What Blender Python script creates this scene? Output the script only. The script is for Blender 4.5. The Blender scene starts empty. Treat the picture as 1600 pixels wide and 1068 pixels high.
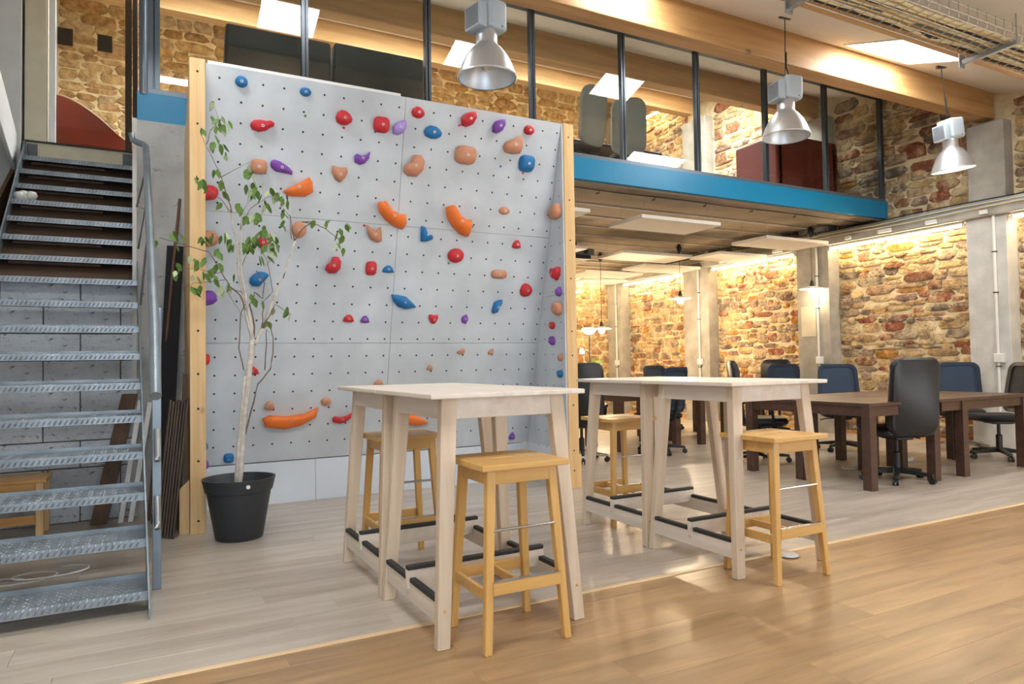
import bpy, bmesh, math, random
from mathutils import Vector, Matrix

# ------------------------------------------------------------------ scene, camera, world, daylight, exposure
scene = bpy.context.scene
COL = scene.collection
CAM_YAW, CAM_PITCH, CAM_ROLL = math.radians(27.662), math.radians(1.726), math.radians(-0.925)
F_PX, CAM_H = 1076.3, 1.1427
def cam_axes():
    sy, cy, sp, cp = math.sin(CAM_YAW), math.cos(CAM_YAW), math.sin(CAM_PITCH), math.cos(CAM_PITCH)
    fwd = Vector((sy*cp, cy*cp, sp)); right = Vector((cy, -sy, 0)); up = right.cross(fwd)
    c, s = math.cos(CAM_ROLL), math.sin(CAM_ROLL)
    return c*right + s*up, -s*right + c*up, fwd
_r, _u, _f = cam_axes()
cam_data = bpy.data.cameras.new('camera')
cam_data.sensor_fit = 'HORIZONTAL'; cam_data.sensor_width = 36.0; cam_data.lens = 36.0*F_PX/1600.0
cam_data.clip_start = 0.05; cam_data.clip_end = 100
cam = bpy.data.objects.new('camera', cam_data); COL.objects.link(cam)
cam.matrix_world = Matrix(((_r.x, _u.x, -_f.x, 0), (_r.y, _u.y, -_f.y, 0), (_r.z, _u.z, -_f.z, CAM_H), (0, 0, 0, 1)))
scene.camera = cam
def px_depth(p):                       # distance along the view axis, used only to pick the largest pieces
    d = Vector(p) - Vector((0, 0, CAM_H)); z = d.dot(_f)
    return (800 + F_PX*d.dot(_r)/z, 534 - F_PX*d.dot(_u)/z, z) if z > 0.05 else (-9999, -9999, z)

scene.view_settings.view_transform = 'Standard'
scene.view_settings.look = 'None'
scene.view_settings.gamma = 1.0
scene.view_settings.use_curve_mapping = False
scene.view_settings.exposure = 0.55
scene.cycles.use_denoising = True
scene.cycles.adaptive_threshold = 0.04
scene.cycles.max_bounces = 6
scene.cycles.diffuse_bounces = 3
scene.cycles.glossy_bounces = 3
scene.cycles.transparent_max_bounces = 12
scene.cycles.sample_clamp_indirect = 6.0
scene.cycles.caustics_reflective = False
scene.cycles.caustics_refractive = False

world = bpy.data.worlds.new('sky'); scene.world = world; world.use_nodes = True
_bg = world.node_tree.nodes['Background']
_bg.inputs[0].default_value = (0.72, 0.85, 1.0, 1); _bg.inputs[1].default_value = 1.2

def area_light(name, loc, rot, sx, sy, power, color):
    l = bpy.data.lights.new(name, 'AREA'); l.shape = 'RECTANGLE'; l.size = sx; l.size_y = sy
    l.energy = power; l.color = color
    o = bpy.data.objects.new(name, l); COL.objects.link(o); o.location = loc; o.rotation_euler = rot
    return o
# daylight entering by the glazed front behind the camera
area_light('daylight_front_glazing', (0.1, -1.72, 1.2), (math.radians(90), 0, 0), 2.6, 2.0, 36, (0.76, 0.88, 1.0))
area_light('daylight_front_glazing', (6.6, -1.72, 1.2), (math.radians(90), 0, 0), 4.6, 2.0, 52, (1.0, 0.92, 0.80))
SKY_EMIT = 17.0          # brightness of the opal skylight panes and of the added unseen ones
TUBE_EMIT = 62.0         # fluorescent tubes on the stone wall
BULB_EMIT = 40.0
PEND_W = 56.0            # point light inside each disc pendant

# ------------------------------------------------------------------ small helpers
def lin(h):
    h = h.lstrip('#'); v = [int(h[i:i+2], 16)/255 for i in (0, 2, 4)]
    return tuple((c/12.92 if c <= 0.04045 else ((c+0.055)/1.055)**2.4) for c in v) + (1.0,)
def roofz(y): return 4.43 + 0.33*(y - 4.75)
XW, YB, YF, XL = 9.40, 12.80, -1.80, -1.30      # inner faces: stone wall, back wall, front, left wall
ZM = 3.36                                        # mezzanine floor

class MB:
    """collects faces; build() links them as one mesh object"""
    def __init__(s): s.v = []; s.f = []
    def add(s, vs, fs):
        o = len(s.v); s.v += [tuple(p) for p in vs]; s.f += [tuple(i+o for i in f) for f in fs]; return s
    def box(s, x0, x1, y0, y1, z0, z1):
        return s.hexa([(x0,y0,z0),(x1,y0,z0),(x1,y1,z0),(x0,y1,z0)], [(x0,y0,z1),(x1,y0,z1),(x1,y1,z1),(x0,y1,z1)])
    def hexa(s, bot, top):
        return s.add(list(bot)+list(top), [(3,2,1,0),(4,5,6,7),(0,1,5,4),(1,2,6,5),(2,3,7,6),(3,0,4,7)])
    def prism(s, pts, d):                 # polygon pts (3d) pushed along vector d
        n = len(pts); q = [tuple(a+b for a, b in zip(p, d)) for p in pts]
        return s.add(list(pts)+q, [tuple(range(n))[::-1], tuple(range(n, 2*n))] + [(i, (i+1) % n, n+(i+1) % n, n+i) for i in range(n)])
    def tube(s, path, r, n=8, cap=True):
        P = [Vector(p) for p in path]; R = r if isinstance(r, (list, tuple)) else [r]*len(P)
        vs = []; up = Vector((0, 0, 1))
        for i, p in enumerate(P):
            t = (P[min(i+1, len(P)-1)] - P[max(i-1, 0)])
            t = t.normalized() if t.length > 1e-9 else Vector((0, 0, 1))
            a = t.cross(Vector((0, 0, 1)) if abs(t.z) < 0.94 else Vector((1, 0, 0))).normalized(); b = t.cross(a)
            for k in range(n):
                an = 2*math.pi*k/n; vs.append(p + (a*math.cos(an) + b*math.sin(an))*R[i])
        fs = [(i*n+k, i*n+(k+1) % n, (i+1)*n+(k+1) % n, (i+1)*n+k) for i in range(len(P)-1) for k in range(n)]
        if cap: fs += [tuple(range(n))[::-1], tuple((len(P)-1)*n+k for k in range(n))]
        return s.add(vs, fs)
    def cyl(s, p0, p1, r0, r1=None, n=14): return s.tube([p0, p1], [r0, r0 if r1 is None else r1], n)
    def lathe(s, prof, c=(0, 0, 0), n=28, cap0=False, cap1=False):
        vs = [(c[0]+r*math.cos(2*math.pi*k/n), c[1]+r*math.sin(2*math.pi*k/n), c[2]+z) for r, z in prof for k in range(n)]
        fs = [(i*n+k, i*n+(k+1) % n, (i+1)*n+(k+1) % n, (i+1)*n+k) for i in range(len(prof)-1) for k in range(n)]
        if cap0: fs.append(tuple(range(n))[::-1])
        if cap1: fs.append(tuple((len(prof)-1)*n+k for k in range(n)))
        return s.add(vs, fs)
    def mesh(s, name, bevel=0.0, smooth=False, seg=1):
        me = bpy.data.meshes.new(name); me.from_pydata(s.v, [], s.f); me.update()
        bm = bmesh.new(); bm.from_mesh(me)
        bmesh.ops.recalc_face_normals(bm, faces=bm.faces)
        if bevel > 0:
            es = [e for e in bm.edges if len(e.link_faces) == 2 and e.calc_face_angle(0) > 0.5]
            bmesh.ops.bevel(bm, geom=es, offset=bevel, segments=seg, affect='EDGES', profile=0.6)
        bm.to_mesh(me); bm.free()
        if smooth: me.shade_smooth() if hasattr(me, 'shade_smooth') else None
        if smooth and smooth != True:
            try: me.set_sharp_from_angle(angle=math.radians(smooth))
            except Exception: pass
        return me
    def build(s, name, mat, parent=None, bevel=0.0, smooth=False, seg=1, label=None):
        return link(name, s.mesh(name, bevel, smooth, seg), mat, parent, label)

def link(name, me, mat, parent=None, label=None):
    if mat is not None and not me.materials: me.materials.append(mat)
    o = bpy.data.objects.new(name, me); COL.objects.link(o)
    if parent is not None: o.parent = parent
    if label: o['label'] = label
    return o
def tag(o, label, cat, group=None):
    o['label'] = label; o['category'] = cat
    if group: o['group'] = group
    return o
def thing(name, label, cat, loc=(0, 0, 0), rz=0.0, group=None):
    o = bpy.data.objects.new(name, None); o.empty_display_size = 0.1; COL.objects.link(o)
    o.location = loc; o.rotation_euler = (0, 0, rz)
    return tag(o, label, cat, group)
def struct(o, label=None):
    o['kind'] = 'structure'
    if label: o['label'] = label
    return o
def sroot(name, label=None):
    o = bpy.data.objects.new(name, None); COL.objects.link(o); return struct(o, label)
def stuff(o): o['kind'] = 'stuff'; return o
def dup(root, loc=None, rz=None, label=None):
    r = root.copy(); COL.objects.link(r)
    if loc is not None: r.location = loc
    if rz is not None: r.rotation_euler = (0, 0, rz)
    if label: r['label'] = label
    for ch in list(root.children):
        c = ch.copy(); COL.objects.link(c); c.parent = r
        for g in list(ch.children):
            d = g.copy(); COL.objects.link(d); d.parent = c
    return r

# ------------------------------------------------------------------ materials
def new_mat(name):
    m = bpy.data.materials.new(name); m.use_nodes = True
    nt = m.node_tree; return m, nt, nt.nodes, nt.links, nt.nodes['Principled BSDF']
def ramp(nodes, stops):
    r = nodes.new('ShaderNodeValToRGB'); e = r.color_ramp.elements
    while len(e) < len(stops): e.new(0.5)
    for i, (p, c) in enumerate(stops): e[i].position = p; e[i].color = lin(c) if isinstance(c, str) else c
    return r
def plain(name, color, rough=0.5, metal=0.0, noise=0.0, nscale=8.0, bump=0.0, bscale=60.0, spec=0.5, coat=0.0):
    m, nt, N, L, P = new_mat(name)
    P.inputs['Roughness'].default_value = rough; P.inputs['Metallic'].default_value = metal
    P.inputs['Specular IOR Level'].default_value = spec
    if coat: P.inputs['Coat Weight'].default_value = coat
    c = lin(color); P.inputs['Base Color'].default_value = c
    if noise or bump: tc = N.new('ShaderNodeTexCoord')
    if noise:
        n = N.new('ShaderNodeTexNoise'); n.inputs['Scale'].default_value = nscale; n.inputs['Detail'].default_value = 6
        L.new(tc.outputs['Object'], n.inputs['Vector'])
        lo = tuple(x*(1-noise) for x in c[:3])+(1,); hi = tuple(min(1, x*(1+noise)) for x in c[:3])+(1,)
        r = ramp(N, [(0.3, lo), (0.7, hi)]); L.new(n.outputs['Fac'], r.inputs[0]); L.new(r.outputs[0], P.inputs['Base Color'])
    if bump:
        n2 = N.new('ShaderNodeTexNoise'); n2.inputs['Scale'].default_value = bscale; n2.inputs['Detail'].default_value = 5
        L.new(tc.outputs['Object'], n2.inputs['Vector'])
        b = N.new('ShaderNodeBump'); b.inputs['Strength'].default_value = bump; b.inputs['Distance'].default_value = 0.01
        L.new(n2.outputs['Fac'], b.inputs['Height']); L.new(b.outputs[0], P.inputs['Normal'])
    return m
def wood(name, c1, c2, axis='Z', rough=0.45, scale=14.0, stretch=0.06, rand=0.0, knots=0.0):
    """streaky grain along one axis; rand shifts grain and tone from piece to piece"""
    m, nt, N, L, P = new_mat(name)
    P.inputs['Roughness'].default_value = rough
    tc = N.new('ShaderNodeTexCoord'); vec = tc.outputs['Object']
    if rand:
        oi = N.new('ShaderNodeObjectInfo'); mu = N.new('ShaderNodeMath'); mu.operation = 'MULTIPLY'; mu.inputs[1].default_value = 57.0
        L.new(oi.outputs['Random'], mu.inputs[0])
        ad = N.new('ShaderNodeVectorMath'); ad.operation = 'ADD'; L.new(vec, ad.inputs[0]); L.new(mu.outputs[0], ad.inputs[1]); vec = ad.outputs[0]
    mp = N.new('ShaderNodeMapping')
    mp.inputs['Scale'].default_value = tuple(stretch if a == axis else 1.0 for a in 'XYZ')
    L.new(vec, mp.inputs['Vector'])
    n = N.new('ShaderNodeTexNoise'); n.inputs['Scale'].default_value = scale; n.inputs['Detail'].default_value = 7; n.inputs['Roughness'].default_value = 0.62; n.inputs['Distortion'].default_value = 0.6
    L.new(mp.outputs[0], n.inputs['Vector'])
    r = ramp(N, [(0.3, c1), (0.68, c2)]); L.new(n.outputs['Fac'], r.inputs[0]); col = r.outputs[0]
    if knots:
        vo = N.new('ShaderNodeTexVoronoi'); vo.inputs['Scale'].default_value = knots
        mp2 = N.new('ShaderNodeMapping'); mp2.inputs['Scale'].default_value = tuple(0.6 if a == axis else 1.0 for a in 'XYZ')
        L.new(vec, mp2.inputs['Vector']); L.new(mp2.outputs[0], vo.inputs['Vector'])
        kr = ramp(N, [(0.03, (0.25, 0.25, 0.25, 1)), (0.09, (1, 1, 1, 1))]); L.new(vo.outputs['Distance'], kr.inputs[0])
        mk = N.new('ShaderNodeMix'); mk.data_type = 'RGBA'; mk.blend_type = 'MULTIPLY'; mk.inputs[0].default_value = 0.8
        L.new(col, mk.inputs[6]); L.new(kr.outputs[0], mk.inputs[7]); col = mk.outputs[2]
    if rand:
        mr = N.new('ShaderNodeMapRange'); mr.inputs['To Min'].default_value = 1-rand; mr.inputs['To Max'].default_value = 1+rand
        L.new(oi.outputs['Random'], mr.inputs['Value'])
        hs = N.new('ShaderNodeHueSaturation'); L.new(mr.outputs[0], hs.inputs['Value']); L.new(col, hs.inputs['Color']); col = hs.outputs[0]
    L.new(col, P.inputs['Base Color'])
    b = N.new('ShaderNodeBump'); b.inputs['Strength'].default_value = 0.08; b.inputs['Distance'].default_value = 0.004
    L.new(n.outputs['Fac'], b.inputs['Height']); L.new(b.outputs[0], P.inputs['Normal'])
    return m
def emit(name, color, strength):
    m, nt, N, L, P = new_mat(name)
    P.inputs['Base Color'].default_value = (0.9, 0.9, 0.9, 1)
    P.inputs['Emission Color'].default_value = color; P.inputs['Emission Strength'].default_value = strength
    return m
def glass_mat(name, tint=(0.93, 0.96, 0.95, 1), refl=1.0):
    m, nt, N, L, P = new_mat(name); N.remove(P)
    t = N.new('ShaderNodeBsdfTransparent'); t.inputs[0].default_value = tint
    g = N.new('ShaderNodeBsdfGlossy'); g.inputs['Roughness'].default_value = 0.0
    fr = N.new('ShaderNodeLayerWeight'); fr.inputs[0].default_value = 0.5
    pw = N.new('ShaderNodeMath'); pw.operation = 'POWER'; pw.inputs[1].default_value = 5.0; L.new(fr.outputs['Facing'], pw.inputs[0])
    mu = N.new('ShaderNodeMath'); mu.operation = 'MULTIPLY_ADD'; mu.inputs[1].default_value = 0.92*refl; mu.inputs[2].default_value = 0.045*refl; L.new(pw.outputs[0], mu.inputs[0])
    mx = N.new('ShaderNodeMixShader'); L.new(mu.outputs[0], mx.inputs[0]); L.new(t.outputs[0], mx.inputs[1]); L.new(g.outputs[0], mx.inputs[2])
    L.new(mx.outputs[0], N['Material Output'].inputs[0]); return m
def stone_mat(name, stops, mortar, smear=0.45):
    m, nt, N, L, P = new_mat(name)
    P.inputs['Roughness'].default_value = 0.9; P.inputs['Specular IOR Level'].default_value = 0.2
    geo = N.new('ShaderNodeNewGeometry'); oi = N.new('ShaderNodeObjectInfo')
    a = N.new('ShaderNodeMath'); a.operation = 'ADD'; L.new(geo.outputs['Random Per Island'], a.inputs[0]); L.new(oi.outputs['Random'], a.inputs[1])
    fr = N.new('ShaderNodeMath'); fr.operation = 'FRACT'; L.new(a.outputs[0], fr.inputs[0])
    r = ramp(N, stops); r.color_ramp.interpolation = 'CONSTANT'; L.new(fr.outputs[0], r.inputs[0])
    n = N.new('ShaderNodeTexNoise'); n.inputs['Scale'].default_value = 9.0; n.inputs['Detail'].default_value = 8; n.inputs['Roughness'].default_value = 0.65
    L.new(geo.outputs['Position'], n.inputs['Vector'])
    var = ramp(N, [(0.30, (0.42, 0.40, 0.40, 1)), (0.70, (1.3, 1.27, 1.22, 1))]); L.new(n.outputs['Fac'], var.inputs[0])
    mul = N.new('ShaderNodeMix'); mul.data_type = 'RGBA'; mul.blend_type = 'MULTIPLY'; mul.inputs[0].default_value = 1.0
    L.new(r.outputs[0], mul.inputs[6]); L.new(var.outputs[0], mul.inputs[7])
    n2 = N.new('ShaderNodeTexNoise'); n2.inputs['Scale'].default_value = 4.5; n2.inputs['Detail'].default_value = 9; n2.inputs['Roughness'].default_value = 0.7
    L.new(geo.outputs['Position'], n2.inputs['Vector'])
    sm = ramp(N, [(0.47, (0, 0, 0, 1)), (0.62, (smear,)*3+(1,))]); L.new(n2.outputs['Fac'], sm.inputs[0])
    mx = N.new('ShaderNodeMix'); mx.data_type = 'RGBA'; L.new(sm.outputs[0], mx.inputs[0]); L.new(mul.outputs[2], mx.inputs[6]); mx.inputs[7].default_value = lin(mortar)
    L.new(mx.outputs[2], P.inputs['Base Color'])
    n3 = N.new('ShaderNodeTexNoise'); n3.inputs['Scale'].default_value = 26.0; n3.inputs['Detail'].default_value = 6; L.new(geo.outputs['Position'], n3.inputs['Vector'])
    b = N.new('ShaderNodeBump'); b.inputs['Strength'].default_value = 0.9; b.inputs['Distance'].default_value = 0.04
    L.new(n3.outputs['Fac'], b.inputs['Height']); L.new(b.outputs[0], P.inputs['Normal'])
    return m
def checker_plate(name, color):
    m, nt, N, L, P = new_mat(name)
    P.inputs['Base Color'].default_value = lin(color); P.inputs['Metallic'].default_value = 0.5; P.inputs['Roughness'].default_value = 0.36
    tc = N.new('ShaderNodeTexCoord'); sx = N.new('ShaderNodeSeparateXYZ'); L.new(tc.outputs['Object'], sx.inputs[0])
    def M(op, a, b=None):
        k = N.new('ShaderNodeMath'); k.operation = op
        for i, q in enumerate((a, b)):
            if q is None: continue
            if isinstance(q, (int, float)): k.inputs[i].default_value = q
            else: L.new(q, k.inputs[i])
        return k.outputs[0]
    X, Y = sx.outputs['X'], M('ADD', sx.outputs['Y'], sx.outputs['Z'])
    u = M('MULTIPLY', M('ADD', X, Y), 185.0); v = M('MULTIPLY', M('SUBTRACT', X, Y), 185.0)
    h = M('ADD', M('MAXIMUM', M('MULTIPLY', M('SINE', u), M('SINE', M('MULTIPLY', v, 0.5))), 0.0), M('MAXIMUM', M('MULTIPLY', M('SINE', v), M('SINE', M('MULTIPLY', u, 0.5))), 0.0))
    b = N.new('ShaderNodeBump'); b.inputs['Strength'].default_value = 0.10; b.inputs['Distance'].default_value = 0.002
    L.new(h, b.inputs['Height']); L.new(b.outputs[0], P.inputs['Normal'])
    n = N.new('ShaderNodeTexNoise'); n.inputs['Scale'].default_value = 5; n.inputs['Detail'].default_value = 6; L.new(tc.outputs['Object'], n.inputs['Vector'])
    r = ramp(N, [(0.3, tuple(x*0.55 for x in lin(color)[:3])+(1,)), (0.7, lin(color))]); L.new(n.outputs['Fac'], r.inputs[0]); L.new(r.outputs[0], P.inputs['Base Color'])
    return m

M = {}
M['plaster_white'] = plain('plaster_white', '#c9c8c4', 0.85, noise=0.08, nscale=3, bump=0.15, bscale=25)
M['plaster_scuffed'] = plain('plaster_scuffed', '#a7a6a3', 0.85, noise=0.28, nscale=2.5, bump=0.25, bscale=18)
M['ceiling'] = plain('ceiling_paint', '#f3efe9', 0.9, noise=0.03, nscale=2)
M['concrete'] = plain('concrete', '#a39d92', 0.9, noise=0.22, nscale=4, bump=0.3, bscale=22)
M['concrete_pale'] = plain('concrete_pale', '#c6c3bc', 0.85, noise=0.14, nscale=5, bump=0.25, bscale=25)
M['concrete_dark'] = plain('concrete_dark', '#8d7f6e', 0.9, noise=0.18, nscale=3, bump=0.25, bscale=14)
M['soffit'] = plain('soffit_concrete', '#8b7d6c', 0.9, noise=0.14, nscale=2.2, bump=0.15, bscale=12)
M['cream_paint'] = plain('cream_paint', '#c9bfa6', 0.7, noise=0.06)
M['block'] = plain('painted_block', '#c9ced4', 0.9, noise=0.16, nscale=5, bump=0.9, bscale=55)
def speckle(m, scale, dark, lo, hi):
    nt = m.node_tree; N, L = nt.nodes, nt.links; P = N['Principled BSDF']; src_ = P.inputs['Base Color'].links[0].from_socket
    tc = N.new('ShaderNodeTexCoord'); n = N.new('ShaderNodeTexNoise'); n.inputs['Scale'].default_value = scale; n.inputs['Detail'].default_value = 9; n.inputs['Roughness'].default_value = 0.75
    mp = N.new('ShaderNodeMapping'); mp.inputs['Scale'].default_value = (0.55, 1, 1.3); L.new(tc.outputs['Object'], mp.inputs['Vector']); L.new(mp.outputs[0], n.inputs['Vector'])
    r = ramp(N, [(lo, (1, 1, 1, 1)), (hi, (0, 0, 0, 1))]); L.new(n.outputs['Fac'], r.inputs[0])
    mx = N.new('ShaderNodeMix'); mx.data_type = 'RGBA'; L.new(r.outputs[0], mx.inputs[0]); L.new(src_, mx.inputs[6]); mx.inputs[7].default_value = lin(dark)
    L.new(mx.outputs[2], P.inputs['Base Color'])
speckle(M['block'], 22, '#4c4a48', 0.38, 0.44)
speckle(M['plaster_scuffed'], 12, '#6b6865', 0.34, 0.42)
M['mortar_dark'] = plain('block_mortar', '#55524e', 0.95)
M['mortar'] = plain('lime_mortar', '#dcc8a2', 0.95, noise=0.25, nscale=7, bump=0.9, bscale=22)
M['blue'] = plain('blue_paint', '#077ba6', 0.35, noise=0.04, nscale=3)
M['alu_dark'] = plain('dark_aluminium', '#4a5055', 0.35, 0.5)
M['alu_grey'] = plain('grey_aluminium', '#6c7680', 0.35, 0.5)
M['alu_brown'] = plain('brown_aluminium', '#3d3428', 0.45, 0.3)
M['steel_grey'] = plain('painted_steel', '#7d878e', 0.4, 0.6, noise=0.15, nscale=6)
M['steel_dark'] = plain('dark_steel', '#5a5e60', 0.45, 0.6, noise=0.2)
M['galv'] = plain('galvanised_steel', '#a8adb0', 0.35, 0.9, noise=0.1)
M['wire'] = plain('zinc_wire', '#b9b4a8', 0.4, 0.7)
M['plate'] = checker_plate('checker_plate', '#9aa3a9')
M['glass'] = glass_mat('window_glass')
M['opal'] = emit('opal_skylight', (0.93, 0.97, 1.0, 1), SKY_EMIT)
M['tube'] = emit('fluorescent_tube', (1.0, 0.78, 0.47, 1), TUBE_EMIT)
M['bulb'] = emit('lit_bulb', (1.0, 0.80, 0.52, 1), BULB_EMIT)
M['lamp_glow'] = emit('lit_reflector_lamp', (1.0, 0.97, 0.92, 1), 26.0)
M['white'] = plain('white_paint', '#e4e2de', 0.5)
M['white_plastic'] = plain('white_plastic', '#dcdad4', 0.4)
M['acoustic'] = plain('acoustic_panel_white', '#e2dcd2', 0.9)
M['black'] = plain('black_plastic', '#17181a', 0.4)
M['black_fabric'] = plain('black_fabric', '#131316', 0.85, bump=0.15, bscale=200)
M['black_leather'] = plain('black_leather', '#16171b', 0.38, bump=0.08, bscale=90)
M['mesh_black'] = plain('black_mesh', '#242527', 0.8)
M['navy'] = plain('navy_mesh', '#1e2b3d', 0.75, noise=0.1, nscale=30)
M['grey_fabric'] = plain('grey_chair_fabric', '#7d7a72', 0.85)
M['sofa'] = plain('charcoal_sofa_fabric', '#34332f', 0.9, noise=0.1, nscale=5)
M['red_fabric'] = plain('red_upholstery', '#a33f2d', 0.8, noise=0.08, nscale=6)
M['red_dark'] = plain('dark_red_upholstery', '#6e2418', 0.6, noise=0.08)
M['piping'] = plain('cream_piping', '#cdbd9c', 0.7)
M['chrome'] = plain('chrome', '#c9ccce', 0.18, 1.0)
M['lamp_alu'] = plain('spun_aluminium', '#d3d6d9', 0.38, 0.85)
M['lamp_grey'] = plain('lamp_gear_box', '#a9b3ba', 0.5)
M['panel'] = plain('climbing_panel_paint', '#c0c6cb', 0.6, noise=0.13, nscale=2.6, bump=0.08, bscale=160)
M['panel_kick'] = plain('kick_board_paint', '#cfd6de', 0.6, noise=0.05, nscale=2.2)
M['hole'] = plain('bolt_hole', '#1d1d1f', 0.7)
M['bolt'] = plain('bolt_steel', '#b3b4b2', 0.35, 0.9)
HC = {'red': '#c4262f', 'tan': '#c58868', 'blue': '#166da8', 'purple': '#7d45a5', 'lilac': '#a58bd0', 'orange': '#ea7427'}
for _k, _c in HC.items(): M['hold_'+_k] = plain('hold_'+_k, _c, 0.55, noise=0.06, nscale=20, bump=0.12, bscale=120)
M['pine_z'] = wood('pine_post', '#cda266', '#e4c18e', 'Z', 0.5, 16, 0.05, knots=3.5)
M['pine_x'] = wood('pine_board', '#b98142', '#d9a866', 'X', 0.5, 16, 0.05)
M['glulam'] = wood('glulam_beam', '#a97c48', '#cda26c', 'X', 0.5, 9, 0.07, knots=2.6)
M['wash_x'] = wood('whitewashed_top', '#cfc0ae', '#e2d6c8', 'Y', 0.4, 12, 0.06)
M['wash_z'] = wood('whitewashed_birch', '#c6ad92', '#dac7b0', 'Z', 0.45, 12, 0.06)
M['birch_x'] = wood('birch_seat', '#c4924c', '#dbb06c', 'X', 0.4, 12, 0.07)
M['birch_z'] = wood('birch_leg', '#c4924c', '#dcb06c', 'Z', 0.4, 12, 0.07)
M['rubber'] = plain('black_rubber_strip', '#2b2a2a', 0.7)
M['desk'] = wood('dark_walnut', '#3b2820', '#553b30', 'X', 0.4, 10, 0.06)
M['floor_back'] = wood('grey_oak_plank', '#a09181', '#c6baab', 'X', 0.30, 9, 0.10, rand=0.045)
M['floor_front'] = wood('warm_oak_plank', '#866847', '#b38f66', 'X', 0.30, 9, 0.10, rand=0.045)
M['floor_gap'] = plain('floor_gap', '#4c3d2e', 0.9)
M['strip'] = wood('pale_strip', '#d3b184', '#e6c89d', 'X', 0.4, 10, 0.08)
M['brown_board'] = wood('brown_board', '#4a3426', '#6d4d36', 'Z', 0.6, 9, 0.06)
M['dark_board'] = wood('dark_slat', '#3a2e22', '#5a4937', 'Z', 0.6, 14, 0.05)
M['soffit_board'] = wood('understair_board', '#463427', '#5e4838', 'X', 0.7, 8, 0.06)
M['pot'] = plain('charcoal_pot', '#2e3136', 0.5)
M['soil'] = plain('soil', '#2a211a', 0.95, noise=0.3, nscale=30, bump=0.6, bscale=40)
M['bark_pale'] = plain('pale_bark', '#c3bbb0', 0.85, noise=0.25, nscale=22, bump=0.3, bscale=50)
M['bark'] = plain('twig_bark', '#6f5748', 0.85, noise=0.2, nscale=25)
M['leaf'] = plain('green_leaf', '#56762c', 0.55, noise=0.3, nscale=12)
M['leaf_pale'] = plain('variegated_leaf', '#a9b48a', 0.55, noise=0.3, nscale=14)
M['cable_cream'] = plain('cream_cable', '#d9c79a', 0.6)
M['cable_black'] = plain('black_cable', '#1b1b1c', 0.6)
M['cable_white'] = plain('white_cable', '#d8d4cc', 0.6)
STONES = [(0.0, '#c0a076'), (0.13, '#9c7054'), (0.23, '#d0b07e'), (0.36, '#9c8070'), (0.46, '#b98545'), (0.52, '#a8947c'), (0.64, '#a3664c'), (0.70, '#cdb48e'), (0.83, '#8c7c6c'), (0.91, '#b89a76')]
M['stone'] = stone_mat('rubble_stone', STONES, '#d8c49c', 0.6)
M['stone_back'] = stone_mat('pale_stone', [(0.0, '#bb9a6c'), (0.2, '#c7a878'), (0.4, '#a8835a'), (0.6, '#c4a986'), (0.8, '#b58e60')], '#cbb48c', 0.5)

# ------------------------------------------------------------------ structure
R = random.Random(11)
# floor base and planks
floor = struct(MB().box(XL-0.3, XW+0.3, YF, YB+0.2, -0.06, -0.012).build('floor', M['floor_gap']), 'wood plank floor in two tones')
PL, PW, STRIP = 1.28, 0.19, 2.90
pl_me = {}
def plank_mesh(x0, x1, y0, y1, mat):
    k = (round(x1-x0, 3), round(y1-y0, 3), mat)
    if k not in pl_me:
        w, d = k[0]/2, k[1]/2
        me = MB().box(-w, w, -d, d, -0.0125, 0.0).mesh('plank', 0.0012); me.materials.append(M[mat]); pl_me[k] = me
    return pl_me[k]
planks = []
def lay(ya, yb, mat, seed):
    rr = random.Random(seed); y = ya
    while y < yb - 0.01:
        y1 = min(y+PW, yb); x = XL - rr.random()*PL
        while x < XW:
            a, b = max(x, XL), min(x+PL, XW)
            if b - a > 0.02: planks.append((a, b, y, y1, mat))
            x += PL
        y += PW
lay(STRIP+0.016, YB, 'floor_back', 3); lay(YF, STRIP-0.016, 'floor_front', 5)
def plank_area(p):
    a, b, y0, y1, _ = p
    q = [px_depth(c) for c in ((a, y0, 0), (b, y0, 0), (b, y1, 0), (a, y1, 0))]
    if any(k[2] < 0.3 for k in q): return 0
    cx = sum(k[0] for k in q)/4; cy = sum(k[1] for k in q)/4
    if not (-150 < cx < 1750 and cy < 1250): return 0
    return abs(sum(q[i][0]*q[(i+1) % 4][1]-q[(i+1) % 4][0]*q[i][1] for i in range(4)))/2
planks.sort(key=plank_area, reverse=True)
rest = {'floor_back': MB(), 'floor_front': MB()}
for i, (a, b, y0, y1, m) in enumerate(planks):
    if i < 300:
        o = link('plank', plank_mesh(a, b, y0, y1, m), None, floor); o.location = ((a+b)/2, (y0+y1)/2, 0)
        if i % 2: o.scale = (-1, -1, 1)
    else: rest[m].box(a+0.001, b-0.001, y0+0.001, y1-0.001, -0.0125, 0)
for m, mb in rest.items():
    if mb.v: stuff(mb.build('plank_field', M[m], floor))
struct(MB().box(XL, XW, STRIP-0.015, STRIP+0.015, -0.012, 0.004).build('trim_1', M['strip'], bevel=0.002), 'pale wooden joint strip across the floor')

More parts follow.
